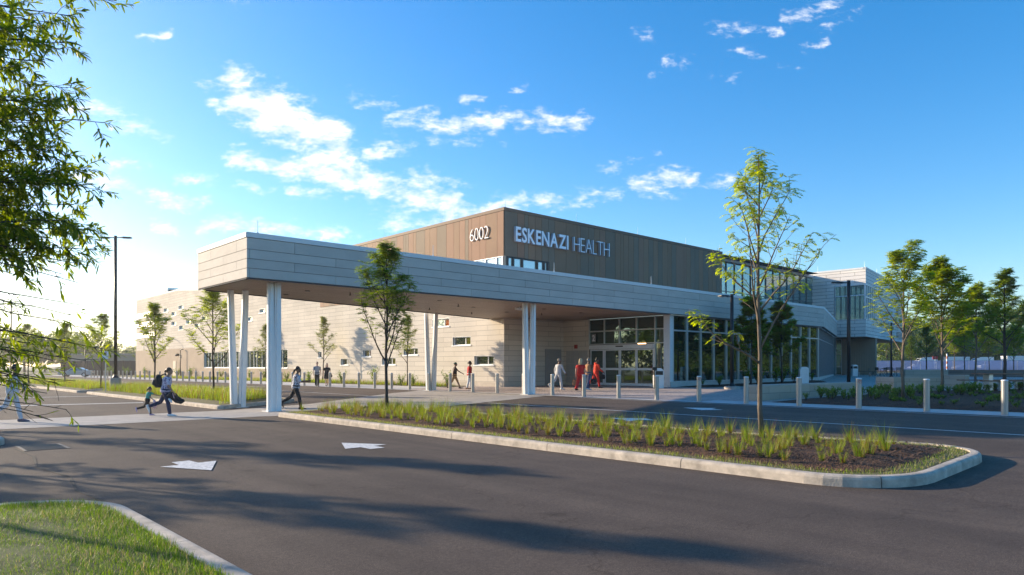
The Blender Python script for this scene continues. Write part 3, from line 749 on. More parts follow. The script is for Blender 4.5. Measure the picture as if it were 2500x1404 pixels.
def text_mesh(body, size, ext, off=0.0):
    c = bpy.data.curves.new('lettering', 'FONT'); c.body = body; c.size = size; c.extrude = ext; c.offset = off; c.resolution_u = 3
    c.bevel_depth = 0
    o = bpy.data.objects.new('lettering', c); COL.objects.link(o)
    dg = bpy.context.evaluated_depsgraph_get(); dg.update()
    me = bpy.data.meshes.new_from_object(o.evaluated_get(dg)); bpy.data.objects.remove(o); return me
def letter_obj(name, me, M, mats, par):
    me.transform(M); me.materials.clear()
    for m in mats: me.materials.append(m)
    if len(mats) > 1:
        me.update(); nrm = (M.to_3x3() @ Vector((0, 0, 1))).normalized()
        for p in me.polygons: p.material_index = 0 if p.normal.dot(nrm) > .7 else 1
    me.transform(Matrix.Translation(-origin(par)))
    o = bpy.data.objects.new(name, me); COL.objects.link(o); o.parent = par; return o
def lettering(par, words_, pl_o, dirv, nrm, z0, h, name, mats, ext, gap=.0):
    """each character its own mesh; words_ = [(text, t0, t1, boldness)] along the wall"""
    X = Vector((dirv[0], dirv[1], 0)); Z = Vector((0, 0, 1)); Nn = Vector((nrm[0], nrm[1], 0))
    for txt, t0, t1, off in words_:
        ms = [(ch, text_mesh(ch, 1.0, .02, off)) for ch in txt]
        ws = []
        for ch, m in ms:
            xs = [v.co.x for v in m.vertices]; ws.append((min(xs), max(xs)))
        hs = max(v.co.y for ch, m in ms for v in m.vertices if True) - min(min(v.co.y for v in m.vertices) for ch, m in ms)
        lo = min(min(v.co.y for v in m.vertices) for ch, m in ms)
        sy = h / hs; g = gap
        tot = sum(b - a for a, b in ws) + g * (len(ws) - 1); sx = (t1 - t0) / tot
        t = t0
        for (ch, m), (a, b) in zip(ms, ws):
            for v in m.vertices:
                v.co = Vector(((v.co.x - a) * sx, (v.co.y - lo) * sy, v.co.z / .02 * ext))
            o = Vector((pl_o[0], pl_o[1], 0)) + X * t + Z * z0 + Nn * ext
            M = Matrix(((X.x, 0, Nn.x, o.x), (X.y, 0, Nn.y, o.y), (0, 1, 0, o.z), (0, 0, 0, 1)))
            letter_obj(name, m, M, mats, par); t += (b - a + g) * sx
lettering(ns, [('2', 0, .22, .015)], (35.04, 30.535), (0, -1), (-1, 0), 3.32, .40, 'numeral', [SIGNW], .012)

SG = thing('building_sign', 'white raised letters reading ESKENAZI HEALTH across the dark bronze front', 'sign', (30.5, VB - .1, 9.7))
lettering(SG, [('ESKENAZI', 30.37, 35.3, .022), ('HEALTH', 35.86, 39.7, -.022)], (0, VB - .08), (1, 0), (0, -1), 9.68, .98, 'letter', [SIGNW, SIGNS], .10, gap=.075)
AN = thing('address_number', 'white raised street number 6002 on the sunlit bronze side wall', 'sign', (UW - .1, 35.5, 9.9))
lettering(AN, [('6002', 0, 1.9, -.024)], (UW - .08, 36.5), (0, -1), (-1, 0), 9.99, .84, 'numeral', [SIGNW, SIGNS], .03, gap=.08)

# ---- canopy and the long fascia
A = (9.53, 24.1); Bk = (9.53, 29.1); CE = (UB + .25, 24.1); CEND = (74.6, 31.15)
CAN = MB()
CAN.face([(A[0] + .15, A[1] + .15, ZS), (A[0] + .15, Bk[1] - .1, ZS), (UW, 34.65, ZS), (35.1, 34.6, ZS), (35.1, 24.25, ZS)])
so = CAN.build('entrance_canopy', SOFFIT, BLD)
rf = MB(); rf.face([(A[0] + .1, A[1] + .1, 6.0), (CE[0], 24.2, 6.0), (74.6, 31.3, 6.0), (74.6, VB, 6.0), (UW, VB, 6.0), (UW, 34.7, 6.0), (A[0] + .1, Bk[1] - .1, 6.0)]); rf.build('canopy_roof', COPING, so)
fz = [(ZS + .02, 5.10), (5.10, 5.43), (5.43, 5.76), (5.76, 6.165)]
def fascia(pl, L0, L1, mb, mbd, mbc, first, plen=3.3, skirt=True):
    pl.box(mbd, L0 + .034, L1 - .034, -.22, -.031, ZS, 6.17)
    for r_, (za, zb) in enumerate(fz):
        t = L0 + (first if r_ % 2 else first + plen / 2) - 2 * plen
        while t < L1:
            a, b = max(t, L0), min(t + plen, L1)
            if b - a > .05: pl.box(mb, a + (.007 if a > L0 else 0), b - (.007 if b < L1 else 0), -.03, .0, za + .008, zb - .008)
            t += plen
    pl.box(mbc, L0, L1, -.3, .025, 6.175, 6.35 - .002 * (plen < 3)); pl.box(mbd, L0 + .04, L1, -.06, -.012, ZS - .03, ZS + .012)
m1, md, mc = MB(), MB(), MB()
fascia(P_FRONT, A[0], CE[0], m1, md, mc, 1.75)
PL_END = Plane((A[0], 0), (0, 1), (-1, 0)); fascia(PL_END, A[1] + .031, Bk[1], m1, md, mc, .9, 2.6)
bd = Vector((UW - Bk[0], 34.65 - Bk[1], 0)).normalized(); PL_BK = Plane(Bk, bd[:2], (-bd.y, bd.x)); fascia(PL_BK, .3, 20.75, m1, md, mc, 1.2)
sd = Vector((CEND[0] - CE[0], CEND[1] - CE[1], 0)); PL_SP = Plane(CE, sd[:2], (sd.y, -sd.x)); fascia(PL_SP, .0, sd.length, m1, md, mc, 1.1)
fo = m1.build('fascia_panels', PANEL, so); md.build('fascia_backing', SHADOWGAP, so); mc.build('fascia_coping', COPING, so)
def canopy_column(par, u, v, spread, foot=.12):
    """paired folded-plate legs that open out like a V"""
    g0 = gz(u, v)
    for s in (-1, 1):
        mb = MB()
        b0 = Vector((u + s * foot, v - s * .6 * foot, g0)); t0 = Vector((u + s * spread, v - s * spread * .55, ZS))
        # cross-shaped tapering section
        for (wx, wy) in ((.135, .07), (.07, .16)):
            pts = []
            for q, k in ((b0, 1.05), (t0, .85)):
                pts += [(q.x + sx * wx * k, q.y + sy * wy * k, q.z) for sx, sy in ((-1, -1), (1, -1), (1, 1), (-1, 1))]
            for i in range(4):
                j = (i + 1) % 4; mb.face([pts[i], pts[j], pts[4 + j], pts[4 + i]])
            mb.face(pts[4:])
        leg = mb.build('column_leg', WHITEM, par)
canopy_column(so, 10.85, 24.9, .105, .09); canopy_column(so, 10.85, 28.35, .25); canopy_column(so, 23.7, 24.75, .185); canopy_column(so, 23.9, 33.2, .25)
for u, v in ((13, 26.6), (16.2, 27.6), (19.5, 26.4), (19.5, 29.6), (23, 28.2), (26.5, 29.5), (26.5, 26.5), (30, 27), (16, 25.2), (13, 28.6)):
    dl = MB(); dl.tube([(u, v, ZS - .02), (u, v, ZS - .002)], .11, 12); dl.build('downlight', DARKM, so)
for u, v in ((14.6, 26), (17.8, 28.4), (21.3, 27.3), (25, 30.8), (21.5, 30), (28.4, 28.6)):
    sp = MB(); sp.tube([(u, v, ZS - .13), (u, v, ZS - .1), (u, v, ZS - .09), (u, v, ZS)], [.05, .05, .018, .018], 8); sp.build('sprinkler_head', BLACKM, so)
cm = MB(); cm.box((24.6, 26.4, ZS - .12), (.5, .14, .10)); cm.box((24.6, 26.4, ZS - .04), (.06, .06, .08)); cm.build('security_camera', WHITEM, so)
for u, v in ((10.85, 24.9), (10.85, 28.35), (23.7, 24.75), (23.9, 33.2)):
    bp = MB(); bp.bb(u - .34, u + .34, v - .28, v + .28, gz(u, v) - .02, gz(u, v) + .028); bp.build('base_plate', ALU, so)
def rod(par, u, v, z, h=.5):
    mb = MB(); mb.tube([(u, v, z), (u, v, z + .08), (u, v, z + .09), (u, v, z + h)], [.03, .03, .012, .008], 6); mb.build('lightning_rod', ALU, par)
for u in (10.0, 17.6, 25, 33, 41, 49): rod(so, u, 24.3, 6.35)
for u in (29.8, 36.5, 43.5, 50, 55.2): rod(BLD, u, VB + .1, 11.8, .6)
for v in (40, 47.5, 55): rod(BLD, UW + .15, v, 11.8, .6)
for u, v in ((76.4, 29.1), (83, 30.3), (90, 31.6), (70, VB + 1.4), (76.4, 34), (64, VB + 1.4)): rod(BLD, u, v, 11.9, .7)
hv = MB(); hv.bb(32, 35, 111, 117, 11.5, 13.3); hv.bb(31.95, 32, 111.4, 116.6, 11.8, 13.0, 1); hv.bb(32.2, 34.8, 110.95, 111, 11.8, 13.0, 1)
hv.build('rooftop_unit', [ALU, DARKM], BLD)
# ================================================================ people
def shell_mesh(mb, voxel, smooth=4):
    me = bpy.data.meshes.new('tmp'); me.from_pydata(mb.v, [], mb.f); me.update()
    o = bpy.data.objects.new('tmp', me); COL.objects.link(o)
    r = o.modifiers.new('r', 'REMESH'); r.mode = 'VOXEL'; r.voxel_size = voxel
    if smooth:
        s = o.modifiers.new('s', 'SMOOTH'); s.factor = .5; s.iterations = smooth
    dg = bpy.context.evaluated_depsgraph_get(); dg.update()
    out = bpy.data.meshes.new_from_object(o.evaluated_get(dg)); bpy.data.objects.remove(o)
    out.polygons.foreach_set('use_smooth', [True] * len(out.polygons))
    return out
def obj_from(name, me, m_, par):
    me.materials.clear(); me.materials.append(m_); me.name = name
    o = bpy.data.objects.new(name, me); COL.objects.link(o); o.parent = par; return o
SK = {'light': mat('skin_light', (.55, .33, .24), .5, var=.04), 'brown': mat('skin_brown', (.14, .065, .04), .5, var=.05), 'tan': mat('skin_tan', (.30, .16, .10), .5, var=.05)}
def cloth(name, c): return mat('cloth_' + name, c, .85, var=.14, scale=9, bump=.3, bscale=22)
def floral(name, base, c2):
    m, nt, b = _nodes(name); tc = nt.nodes.new('ShaderNodeTexCoord')
    n = N(nt, 'ShaderNodeTexNoise', Scale=17.0, Detail=1.5); L(nt, tc.outputs['Object'], n.inputs['Vector'])
    L(nt, ramp(nt, n.outputs['Fac'], [(.40, c2), (.47, base), (.56, base), (.63, [x * .6 for x in base])]), b.inputs['Base Color']); b.inputs['Roughness'].default_value = .9; return m
def person(label, loc, rz, H, sk, pose, top, bottom, shoes, hair, hairc, wide=1.0, sleeve=.55, leglen=1.0, topz=(.0, .29), flare=0, extra=None, hood=False, group=None):
    """pose: lean, (thigh, knee) left/right, (shoulder, elbow, abduct) left/right, in degrees; faces +x"""
    t = thing('person', label, 'person', (0, 0, 0), group); k = H / 1.7
    R_ = math.radians; lean = R_(pose.get('lean', 3)); sp = Vector((math.sin(lean), 0, math.cos(lean)))
    hip = Vector((0, 0, 0)); J = {}
    for s, nm in ((1, 'L'), (-1, 'R')):
        th, kn = pose['leg' + nm]; a = R_(th); b = R_(th - kn)
        h = hip + Vector((0, s * .052 * H, -.02 * H)); kp = h + Vector((math.sin(a), 0, -math.cos(a))) * .235 * H
        an = kp + Vector((math.sin(b), -s * .01, -math.cos(b))) * .225 * H
        J['h' + nm], J['k' + nm], J['a' + nm], J['b' + nm] = h, kp, an, b
    low = min(J['aL'].z, J['aR'].z) - .042 * H
    off = Vector((0, 0, -low)); hip = hip + off
    for q in list(J):
        if isinstance(J[q], Vector): J[q] = J[q] + off
    sw = .108 * H * (.5 + .5 * wide)
    for s, nm in ((1, 'L'), (-1, 'R')):
        sa, el, ab = pose['arm' + nm]; a = R_(sa); e = R_(sa + el); ab = R_(ab)
        sh = hip + sp * .272 * H + Vector((0, s * sw, 0))
        d1 = Vector((math.sin(a) * math.cos(ab), s * math.sin(ab), -math.cos(a) * math.cos(ab))); d2 = Vector((math.sin(e), s * math.sin(ab) * .4 - s * .12 * (el > 60), -math.cos(e))).normalized()
        eb = sh + d1 * .17 * H; wr_ = eb + d2 * .145 * H
        J['s' + nm], J['e' + nm], J['w' + nm], J['d' + nm] = sh, eb, wr_, d2
    nb = hip + sp * .305 * H; hc = nb + sp * .088 * H + Vector((.012 * H, 0, 0))
    def torso(mb, inf=0, z0=0, z1=.305):
        secs = [(-.045, .062, .088), (.0, .072 * (.6 + .4 * wide), .097), (.05, .070, .092), (.11, .064, .084), (.17, .068, .090), (.225, .068, .100), (.262, .056, .104), (.285, .042, .075), (.305, .034, .036)]
        P, Rr = [], []
        for s, d, w in secs:
            if s < z0 - .02 or s > z1 + .005: continue
            P.append(hip + sp * s * H); Rr.append((d * H * wide + inf, w * H * wide + inf) if s < .28 else (d * H + inf, w * H + inf))
        mb.tube(P, Rr, 16, up=(1, 0, 0))
    def limb(mb, a, b, c, r0, r1, r2, f=1.0, inf=0, f0=0):
        pts = [a, a.lerp(b, .5), b, b.lerp(c, .4), c]; rad = [r0, (r0 + r1) / 2 * 1.03, r1, r1 * 1.02, r2]
        tot = f * 2
        P, Rr = [], []
        for i, (p, q) in enumerate(zip(pts, rad)):
            tt = (0, .5, 1, 1.4, 2)[i]
            if tt <= tot: P.append(p); Rr.append(q * k + inf)
            else:
                pp, pt_ = pts[i - 1], (0, .5, 1, 1.4, 2)[i - 1]; u = (tot - pt_) / (tt - pt_)
                P.append(pp.lerp(p, u)); Rr.append((rad[i - 1] * (1 - u) + q * u) * k + inf); break
        mb.tube(P, Rr, 10)
    ww = .8 + .2 * wide
    b = MB(); torso(b)
    b.tube([hip + sp * .28 * H, nb, hc], [.036 * H, .030 * H, .030 * H], 10)
    b.ball(hc + Vector((0, 0, .012 * H)), (.056 * H, .045 * H, .060 * H), 16); b.ball(hc + Vector((.020 * H, 0, -.030 * H)), (.037 * H, .033 * H, .034 * H), 12)
    b.tube([hc + Vector((.050 * H, 0, .012 * H)), hc + Vector((.066 * H, 0, -.010 * H)), hc + Vector((.052 * H, 0, -.016 * H))], [.006 * H, .010 * H, .008 * H], 6)
    for s in (-1, 1): b.ball(hc + Vector((-.006 * H, s * .046 * H, 0)), (.012 * H, .006 * H, .018 * H), 8)
    for nm, s in (('L', 1), ('R', -1)):
        limb(b, J['s' + nm], J['e' + nm], J['w' + nm], .046 * ww, .036 * ww, .025)
        limb(b, J['h' + nm], J['k' + nm], J['a' + nm], .080 * ww, .052 * ww, .036)
        d = J['d' + nm]; w_ = J['w' + nm]; lat = Vector((0, 1, 0)); lat = (lat - d * lat.dot(d)).normalized(); fw = d.cross(lat) * (-1); fw = fw if fw.x > 0 else -fw
        pc_ = w_ + d * .045 * H * .9
        b.tube([w_, w_ + d * .03 * k, pc_ + d * .025 * k], [(.024 * k, .024 * k), (.022 * k, .036 * k), (.018 * k, .040 * k)], 8, up=lat.cross(d))
        # four fingers of different length, curling, and a thumb off the side of the palm
        for i, fl in enumerate((.062, .072, .068, .052)):
            r0 = pc_ + d * .022 * k + fw * (.026 - .0175 * i) * k; q1 = r0 + d * fl * .5 * k - lat * s * .010 * k; q2 = q1 + (d * .8 - lat * s * .6).normalized() * fl * .5 * k
            b.tube([r0, q1, q2], [.0095 * k, .009 * k, .0075 * k], 6)
        r0 = w_ + d * .025 * k + fw * .026 * k; b.tube([r0, r0 + (d * .6 + fw * .7).normalized() * .035 * k, r0 + (d * .95 + fw * .35).normalized() * .066 * k], [.011 * k, .010 * k, .008 * k], 6)
        a_ = J['b' + nm]; an = J['a' + nm]
        flat = an.z - .042 * H < .05 * H
        fd = Vector((1, 0, 0)) if flat else Vector((math.cos(a_), 0, math.sin(a_)))
        J['f' + nm] = fd; up = Vector((0, 0, 1)) if flat else Vector((-math.sin(a_), 0, math.cos(a_)))
        J['u' + nm] = up
        b.tube([an - fd * .035 * H - up * .022 * H, an - up * .020 * H + fd * .02 * H, an - up * .032 * H + fd * .11 * H], [.022 * H, .026 * H, .014 * H], 8)
    obj_from('body', shell_mesh(b, .0105 * max(.7, k), 3), SK[sk], t)
    e = MB()
    for s in (-1, 1): e.ball(hc + Vector((.049 * H, s * .018 * H, .012 * H)), .0075 * H, 8)
    e.build('eyes', BLACKM, t, local=True)
    # clothes
    if top:
        c = MB(); torso(c, .014 * k, topz[0] - .06, topz[1])
        if sleeve > 0:
            for nm in 'LR': limb(c, J['s' + nm], J['e' + nm], J['w' + nm], .052 * ww, .044 * ww, .034, sleeve, .008 * k)
        if hood: c.ball(nb + Vector((-.045 * H, 0, -.005 * H)), (.045 * H, .07 * H, .04 * H), 12)
        obj_from('top', shell_mesh(c, .014 * max(.7, k), 3), top, t)
    if bottom == 'dress':
        c = MB(); torso(c, .016 * k, -.02, .285)
        c.tube([hip + sp * .10 * H, hip + Vector((.0, 0, -.02 * H)), hip + Vector((.01, 0, -.21 * H))], [(.078 * H, .098 * H), (.10 * H, .115 * H), (.115 * H, .14 * H)], 18, up=(1, 0, 0))
        for nm in 'LR': limb(c, J['s' + nm], J['e' + nm], J['w' + nm], .052, .046, .03, .35, .008 * k)
        obj_from('dress', shell_mesh(c, .014, 3), extra, t)
    elif bottom:
        c = MB(); c.tube([hip + sp * .075 * H, hip + sp * .02 * H, hip - Vector((0, 0, .035 * H)), hip - Vector((0, 0, .06 * H))], [(.066 * H * wide + .012, .088 * H * wide + .012), (.075 * H * wide + .013, .098 * H * wide + .012), (.066 * H * wide + .012, .094 * H * wide + .01), (.04 * H, .07 * H)], 16, up=(1, 0, 0))
        for nm in 'LR': limb(c, J['h' + nm], J['k' + nm], J['a' + nm], .086 * ww, .060 * ww + flare * .3, .046 + flare, leglen, .008 * k)
        obj_from('trousers' if leglen > .7 else 'shorts', shell_mesh(c, .014 * max(.7, k), 3), bottom, t)
    for nm in 'LR':
        c = MB(); fd, up, an = J['f' + nm], J['u' + nm], J['a' + nm]
        c.tube([an - fd * .048 * H - up * .020 * H, an - up * .018 * H, an - up * .026 * H + fd * .07 * H, an - up * .034 * H + fd * .125 * H], [(.026 * H, .024 * H), (.030 * H, .028 * H), (.020 * H, .030 * H), (.010 * H, .02 * H)], 10, up=tuple(up))
        obj_from('shoe', shell_mesh(c, .010 * max(.7, k), 2), shoes, t)
    c = MB(); hs = hc + Vector((0, 0, .012 * H))
    if hair == 'cap':
        c.ball(hs + Vector((-.004 * H, 0, .022 * H)), (.060 * H, .050 * H, .046 * H), 14); c.box(hs + Vector((-.075 * H, 0, .012 * H)), (.05 * H, .06 * H, .012 * H))
    else:
        c.ball(hs + Vector((-.012 * H, 0, .014 * H)), (.058 * H, .051 * H, .060 * H), 16)
        if hair == 'bun': c.ball(hs + Vector((-.075 * H, 0, -.005 * H)), (.026 * H, .028 * H, .026 * H), 10)
        if hair == 'tail': c.tube([hs + Vector((-.05 * H, 0, 0)), hs + Vector((-.09 * H, 0, -.03 * H)), hs + Vector((-.10 * H, 0, -.10 * H))], [.022 * H, .026 * H, .012 * H], 8)
        if hair == 'long':
            c.tube([hs + Vector((-.02 * H, 0, .01 * H)), hs + Vector((-.042 * H, 0, -.06 * H)), hs + Vector((-.045 * H, 0, -.17 * H))], [(.045 * H, .052 * H), (.032 * H, .055 * H), (.016 * H, .036 * H)], 12, up=(1, 0, 0))
        if hair == 'mid':
            c.tube([hs + Vector((-.02 * H, 0, .02 * H)), hs + Vector((-.034 * H, 0, -.05 * H)), hs + Vector((-.036 * H, 0, -.085 * H))], [(.05 * H, .055 * H), (.036 * H, .056 * H), (.02 * H, .045 * H)], 12, up=(1, 0, 0))
        if hair == 'top': c.ball(hs + Vector((-.01 * H, 0, .075 * H)), (.034 * H, .034 * H, .032 * H), 10)
    if hair != 'cap':
        # keep the face free
        c.v = [(x, y, z) if x < hs.x + .030 * H or z > hs.z + .03 * H else (hs.x + .030 * H, y, z) for x, y, z in c.v]
    obj_from('cap' if hair == 'cap' else 'hair', shell_mesh(c, .010 * max(.7, k), 2), hairc, t)
    place(t, loc, rz)
    M = Matrix.Translation(Vector(loc)) @ Matrix.Rotation(rz, 4, 'Z')
    return {q: (M @ v) for q, v in J.items() if isinstance(v, Vector) and q[0] in 'wsehka'} | {'hip': M @ hip, 'back': M @ (hip + sp * .2 * H - Vector((.11 * H * wide, 0, 0)))}
def ploc(px, py, dz=0.012): p = gp(px, py, dz); return p
BLK = cloth('black', (.014, .014, .017)); NAVY = cloth('navy', (.02, .028, .07)); GREYC = cloth('grey', (.36, .36, .38)); LGREY = cloth('pale_grey', (.50, .51, .55)); RED = cloth('red', (.52, .02, .02)); REDO = cloth('orange_red', (.68, .045, .02))
TEAL = cloth('teal', (.02, .28, .25)); KHAKI = cloth('khaki', (.30, .21, .11)); WHITEC = cloth('white', (.72, .71, .72)); TANC = cloth('tan', (.42, .22, .11)); PINK = cloth('pink', (.62, .42, .48)); JEAN = cloth('jean', (.035, .06, .14))
HBLK = mat('hair_black', (.012, .010, .009), .5); HBRN = mat('hair_brown', (.07, .035, .018), .5); HBLD = mat('hair_blond', (.55, .42, .24), .5); HGRY = mat('hair_grey', (.24, .22, .20), .6); GREENC = cloth('green', (.03, .10, .06))
SHW = mat('shoe_white', (.68, .67, .66), .6); SHB = mat('shoe_black', (.015, .015, .016), .6); SHN = mat('shoe_navy', (.05, .06, .12), .6)
FL1 = floral('floral_violet', (.60, .55, .66), (.10, .08, .20)); FL2 = floral('floral_navy', (.64, .64, .70), (.03, .03, .08))
AZR = math.atan2(CR.y, CR.x)        # walking to the right across the view
P1 = person('person in pale grey sweatshirt and trousers walking at the left edge behind the oak twigs', ploc(30, 1030), AZR + .35, 1.78, 'brown', dict(lean=6, legL=(16, 4), legR=(-22, 38), armL=(18, 35, 8), armR=(-20, 25, 8)), LGREY, LGREY, SHN, 'short', HBLK, 1.15, .98)
P2 = person('woman in a violet flowered blouse and navy trousers carrying bags over the crosswalk', ploc(404, 1016), AZR + .30, 1.66, 'tan', dict(lean=9, legL=(-26, 42), legR=(14, 6), armL=(-12, 12, 10), armR=(12, 22, 8)), FL1, NAVY, SHW, 'bun', HBRN, 1.22, .45)
P3 = person('small girl in a teal shirt and black leggings hurrying behind the woman', ploc(360, 1013.5), AZR + .30, 1.0, 'tan', dict(lean=10, legL=(-30, 45), legR=(18, 8), armL=(62, 14, 6), armR=(20, 30, 8)), TEAL, BLK, mat('shoe_lilac', (.45, .35, .55), .6), 'tail', HBLK, 1.05, .4)
P4 = person('woman in a white and navy patterned top and black trousers striding behind the front column', ploc(722, 999), AZR + .25, 1.66, 'brown', dict(lean=6, legL=(-28, 30), legR=(20, 12), armL=(22, 70, 6), armR=(28, 70, 6)), FL2, BLK, SHB, 'tail', HBLK, 1.18, .5)
P5 = person('man in a grey tee shirt and black trousers walking along the white wall', ploc(774, 943), AZR - 1.25, 1.80, 'light', dict(lean=2, legL=(14, 5), legR=(-12, 18), armL=(-14, 12, 10), armR=(14, 14, 10)), GREYC, BLK, SHB, 'short', HBRN, 1.05, .45)
P6 = person('woman in a short black dress walking beside the man in grey', ploc(798, 942), AZR - 1.2, 1.68, 'light', dict(lean=2, legL=(-10, 14), legR=(12, 4), armL=(20, 75, 8), armR=(-6, 10, 10)), None, 'dress', SHB, 'long', HBRN, 1.0, .4, extra=BLK)
P7 = person('person in a dark tank top, khaki shorts and green cap striding past the window', ploc(1110, 948.5), AZR, 1.68, 'brown', dict(lean=3, legL=(26, 4), legR=(-24, 12), armL=(42, 18, 8), armR=(-20, 15, 8)), BLK, KHAKI, SHB, 'cap', GREENC, 1.05, 0, .52)
P8 = person('woman in a red tee shirt and white trousers with her hair in a bun', ploc(1146, 950), AZR, 1.68, 'brown', dict(lean=2, legL=(10, 10), legR=(-6, 10), armL=(6, 14, 6), armR=(-6, 10, 8)), RED, WHITEC, TANC, 'bun', HBLK, 1.16, .45)
P9 = person('man in a pale grey sweatsuit walking toward the lockers', ploc(1363, 951), AZR + .55, 1.78, 'brown', dict(lean=5, legL=(-26, 30), legR=(16, 8), armL=(-18, 30, 12), armR=(22, 14, 8)), LGREY, LGREY, SHW, 'short', HGRY, 1.08, .98)
P10 = person('blond woman in a red top and wide red trousers seen from behind', ploc(1417, 955), AZR + .95, 1.74, 'light', dict(lean=3, legL=(-14, 16), legR=(12, 4), armL=(-8, 14, 12), armR=(10, 40, 10)), RED, RED, BLK, 'long', HBLD, 1.15, .3, flare=.035)
P11 = person('woman in a tan top, dark jeans and white shoes beside the blond woman', ploc(1436, 952), AZR + .75, 1.76, 'brown', dict(lean=3, legL=(12, 4), legR=(-10, 14), armL=(-4, 10, 8), armR=(8, 12, 8)), TANC, JEAN, SHW, 'short', HGRY, 1.0, 0)
P12 = person('person in an orange red hooded sweatsuit entering at the sliding doors', ploc(1455, 947), AZR + .35, 1.78, 'brown', dict(lean=5, legL=(-22, 30), legR=(16, 6), armL=(10, 30, 8), armR=(14, 40, 8)), REDO, RED, SHB, 'top', HBLK, 1.1, .98, hood=True)
# things they carry
def bag(name, label, p, rz, d, m_, strap=.12, hang=True):
    """soft bag hanging from its strap at p"""
    t = thing(name, label, 'bag', (0, 0, 0))
    m = MB(); z0 = -strap
    secs = [(z0, .55, .3), (z0 - .04, .85, .7), (z0 - d[2] * .45, 1.0, 1.0), (z0 - d[2] * .85, .98, 1.05), (z0 - d[2], .75, .8)]
    m.tube([(0, 0, s[0]) for s in secs], [(d[0] / 2 * s[1], d[1] / 2 * s[2]) for s in secs], 14, up=(1, 0, 0)); m.build('bag_body', m_, t, smooth=True, local=True)
    s = MB(); s.tube([(-d[0] * .3, 0, z0), (-d[0] * .2, 0, -.03), (0, 0, .0), (d[0] * .2, 0, -.03), (d[0] * .3, 0, z0)], .009, 6); s.build('handle', m_, t, local=True)
    return place(t, tuple(p), rz)
bag('handbag', 'tan fringed handbag hanging from the hand of the blond woman', P10['wL'] + Vector((-.05, 0, -.09)), AZR, (.34, .14, .30), TANC, .14)
bag('handbag', 'black handbag on the arm of the woman in the tan top', P11['wR'] + Vector((0, 0, -.07)), AZR, (.32, .14, .30), BLK, .16)
bag('handbag', 'black bag held by the person in the orange red sweatsuit', P12['wR'] + Vector((0, 0, -.05)), AZR, (.28, .14, .28), BLK, .1)
bag('handbag', 'black bag at the side of the woman in the black dress', P6['hip'] + CR * .26 + Vector((0, 0, .12)), AZR, (.28, .12, .24), BLK, .12)
# backpack
p = P2['back']; t = thing('backpack', 'black backpack on the back of the woman in the violet blouse', 'backpack', (0, 0, 0))
m = MB(); m.tube([(0, 0, -.22), (0, 0, -.16), (0, 0, .05), (0, 0, .17), (0, 0, .22)], [(.09, .12), (.13, .155), (.12, .15), (.09, .12), (.04, .06)], 14, up=(1, 0, 0)); m.build('pack_body', BLK, t, smooth=True, local=True)
m = MB(); m.tube([(-.12, 0, -.14), (-.14, 0, -.1), (-.14, 0, .0), (-.11, 0, .05)], [(.03, .1), (.06, .12), (.05, .11), (.02, .08)], 10, up=(1, 0, 0)); m.build('front_pocket', mat('pack_grey', (.05, .05, .055), .6), t, smooth=True, local=True)
for s in (-1, 1):
    m = MB(); m.tube([(.06, s * .09, .17), (.20, s * .11, .24), (.32, s * .11, .12), (.28, s * .10, -.08), (.08, s * .09, -.16)], .018, 6); m.build('strap', BLK, t, local=True)
place(t, tuple(p + Vector((0, 0, .0)) - CR * .05), AZR + .30)
# black coat and baby seat she carries low in front
p = P2['wR'].lerp(P2['wL'], .3); t = thing('baby_carrier', 'black baby carrier draped with a coat carried low by the woman in the violet blouse', 'baby carrier', (0, 0, 0))
m = MB(); m.tube([(-.34, 0, -.34), (-.26, 0, -.22), (-.08, 0, -.17), (.10, 0, -.24), (.26, 0, -.42), (.46, 0, -.50), (.62, 0, -.46)], [(.05, .12), (.13, .18), (.17, .2), (.17, .2), (.14, .18), (.09, .15), (.025, .06)], 14, up=(0, 1, 0))
t_ = shell_mesh(m, .014, 3); obj_from('seat_shell', t_, BLK, t)
m = MB(); m.tube([(-.20, -.16, -.2), (-.05, -.17, -.02), (.06, -.1, .0), (.06, .1, .0), (-.05, .17, -.02), (-.20, .16, -.2)], .016, 6); m.build('carry_handle', mat('handle_grey', (.10, .10, .11), .5), t, local=True)
m = MB(); m.tube([(.08, -.20, -.06), (.13, -.22, -.22), (.16, -.21, -.32)], [(.02, .03), (.02, .035), (.015, .03)], 8); m.build('pink_strap', PINK, t, local=True)
m = MB(); m.tube([(-.12, -.1, -.34), (-.02, -.12, -.48), (.04, -.1, -.58)], [(.05, .06), (.07, .08), (.015, .02)], 10); m.build('lining', WHITEC, t, smooth=True, local=True)
place(t, tuple(p + CR * .02), AZR + .25, .64)
p = P3['wR']; t = thing('pink_blanket', 'pale pink blanket held by the small girl', 'blanket', (0, 0, 0))
m = MB(); m.tube([(0, 0, .02), (.03, .01, -.08), (.05, 0, -.2), (.02, -.01, -.30)], [(.015, .02), (.05, .07), (.06, .1), (.02, .05)], 10); m.build('cloth', PINK, t, smooth=True, local=True); place(t, tuple(p), AZR)
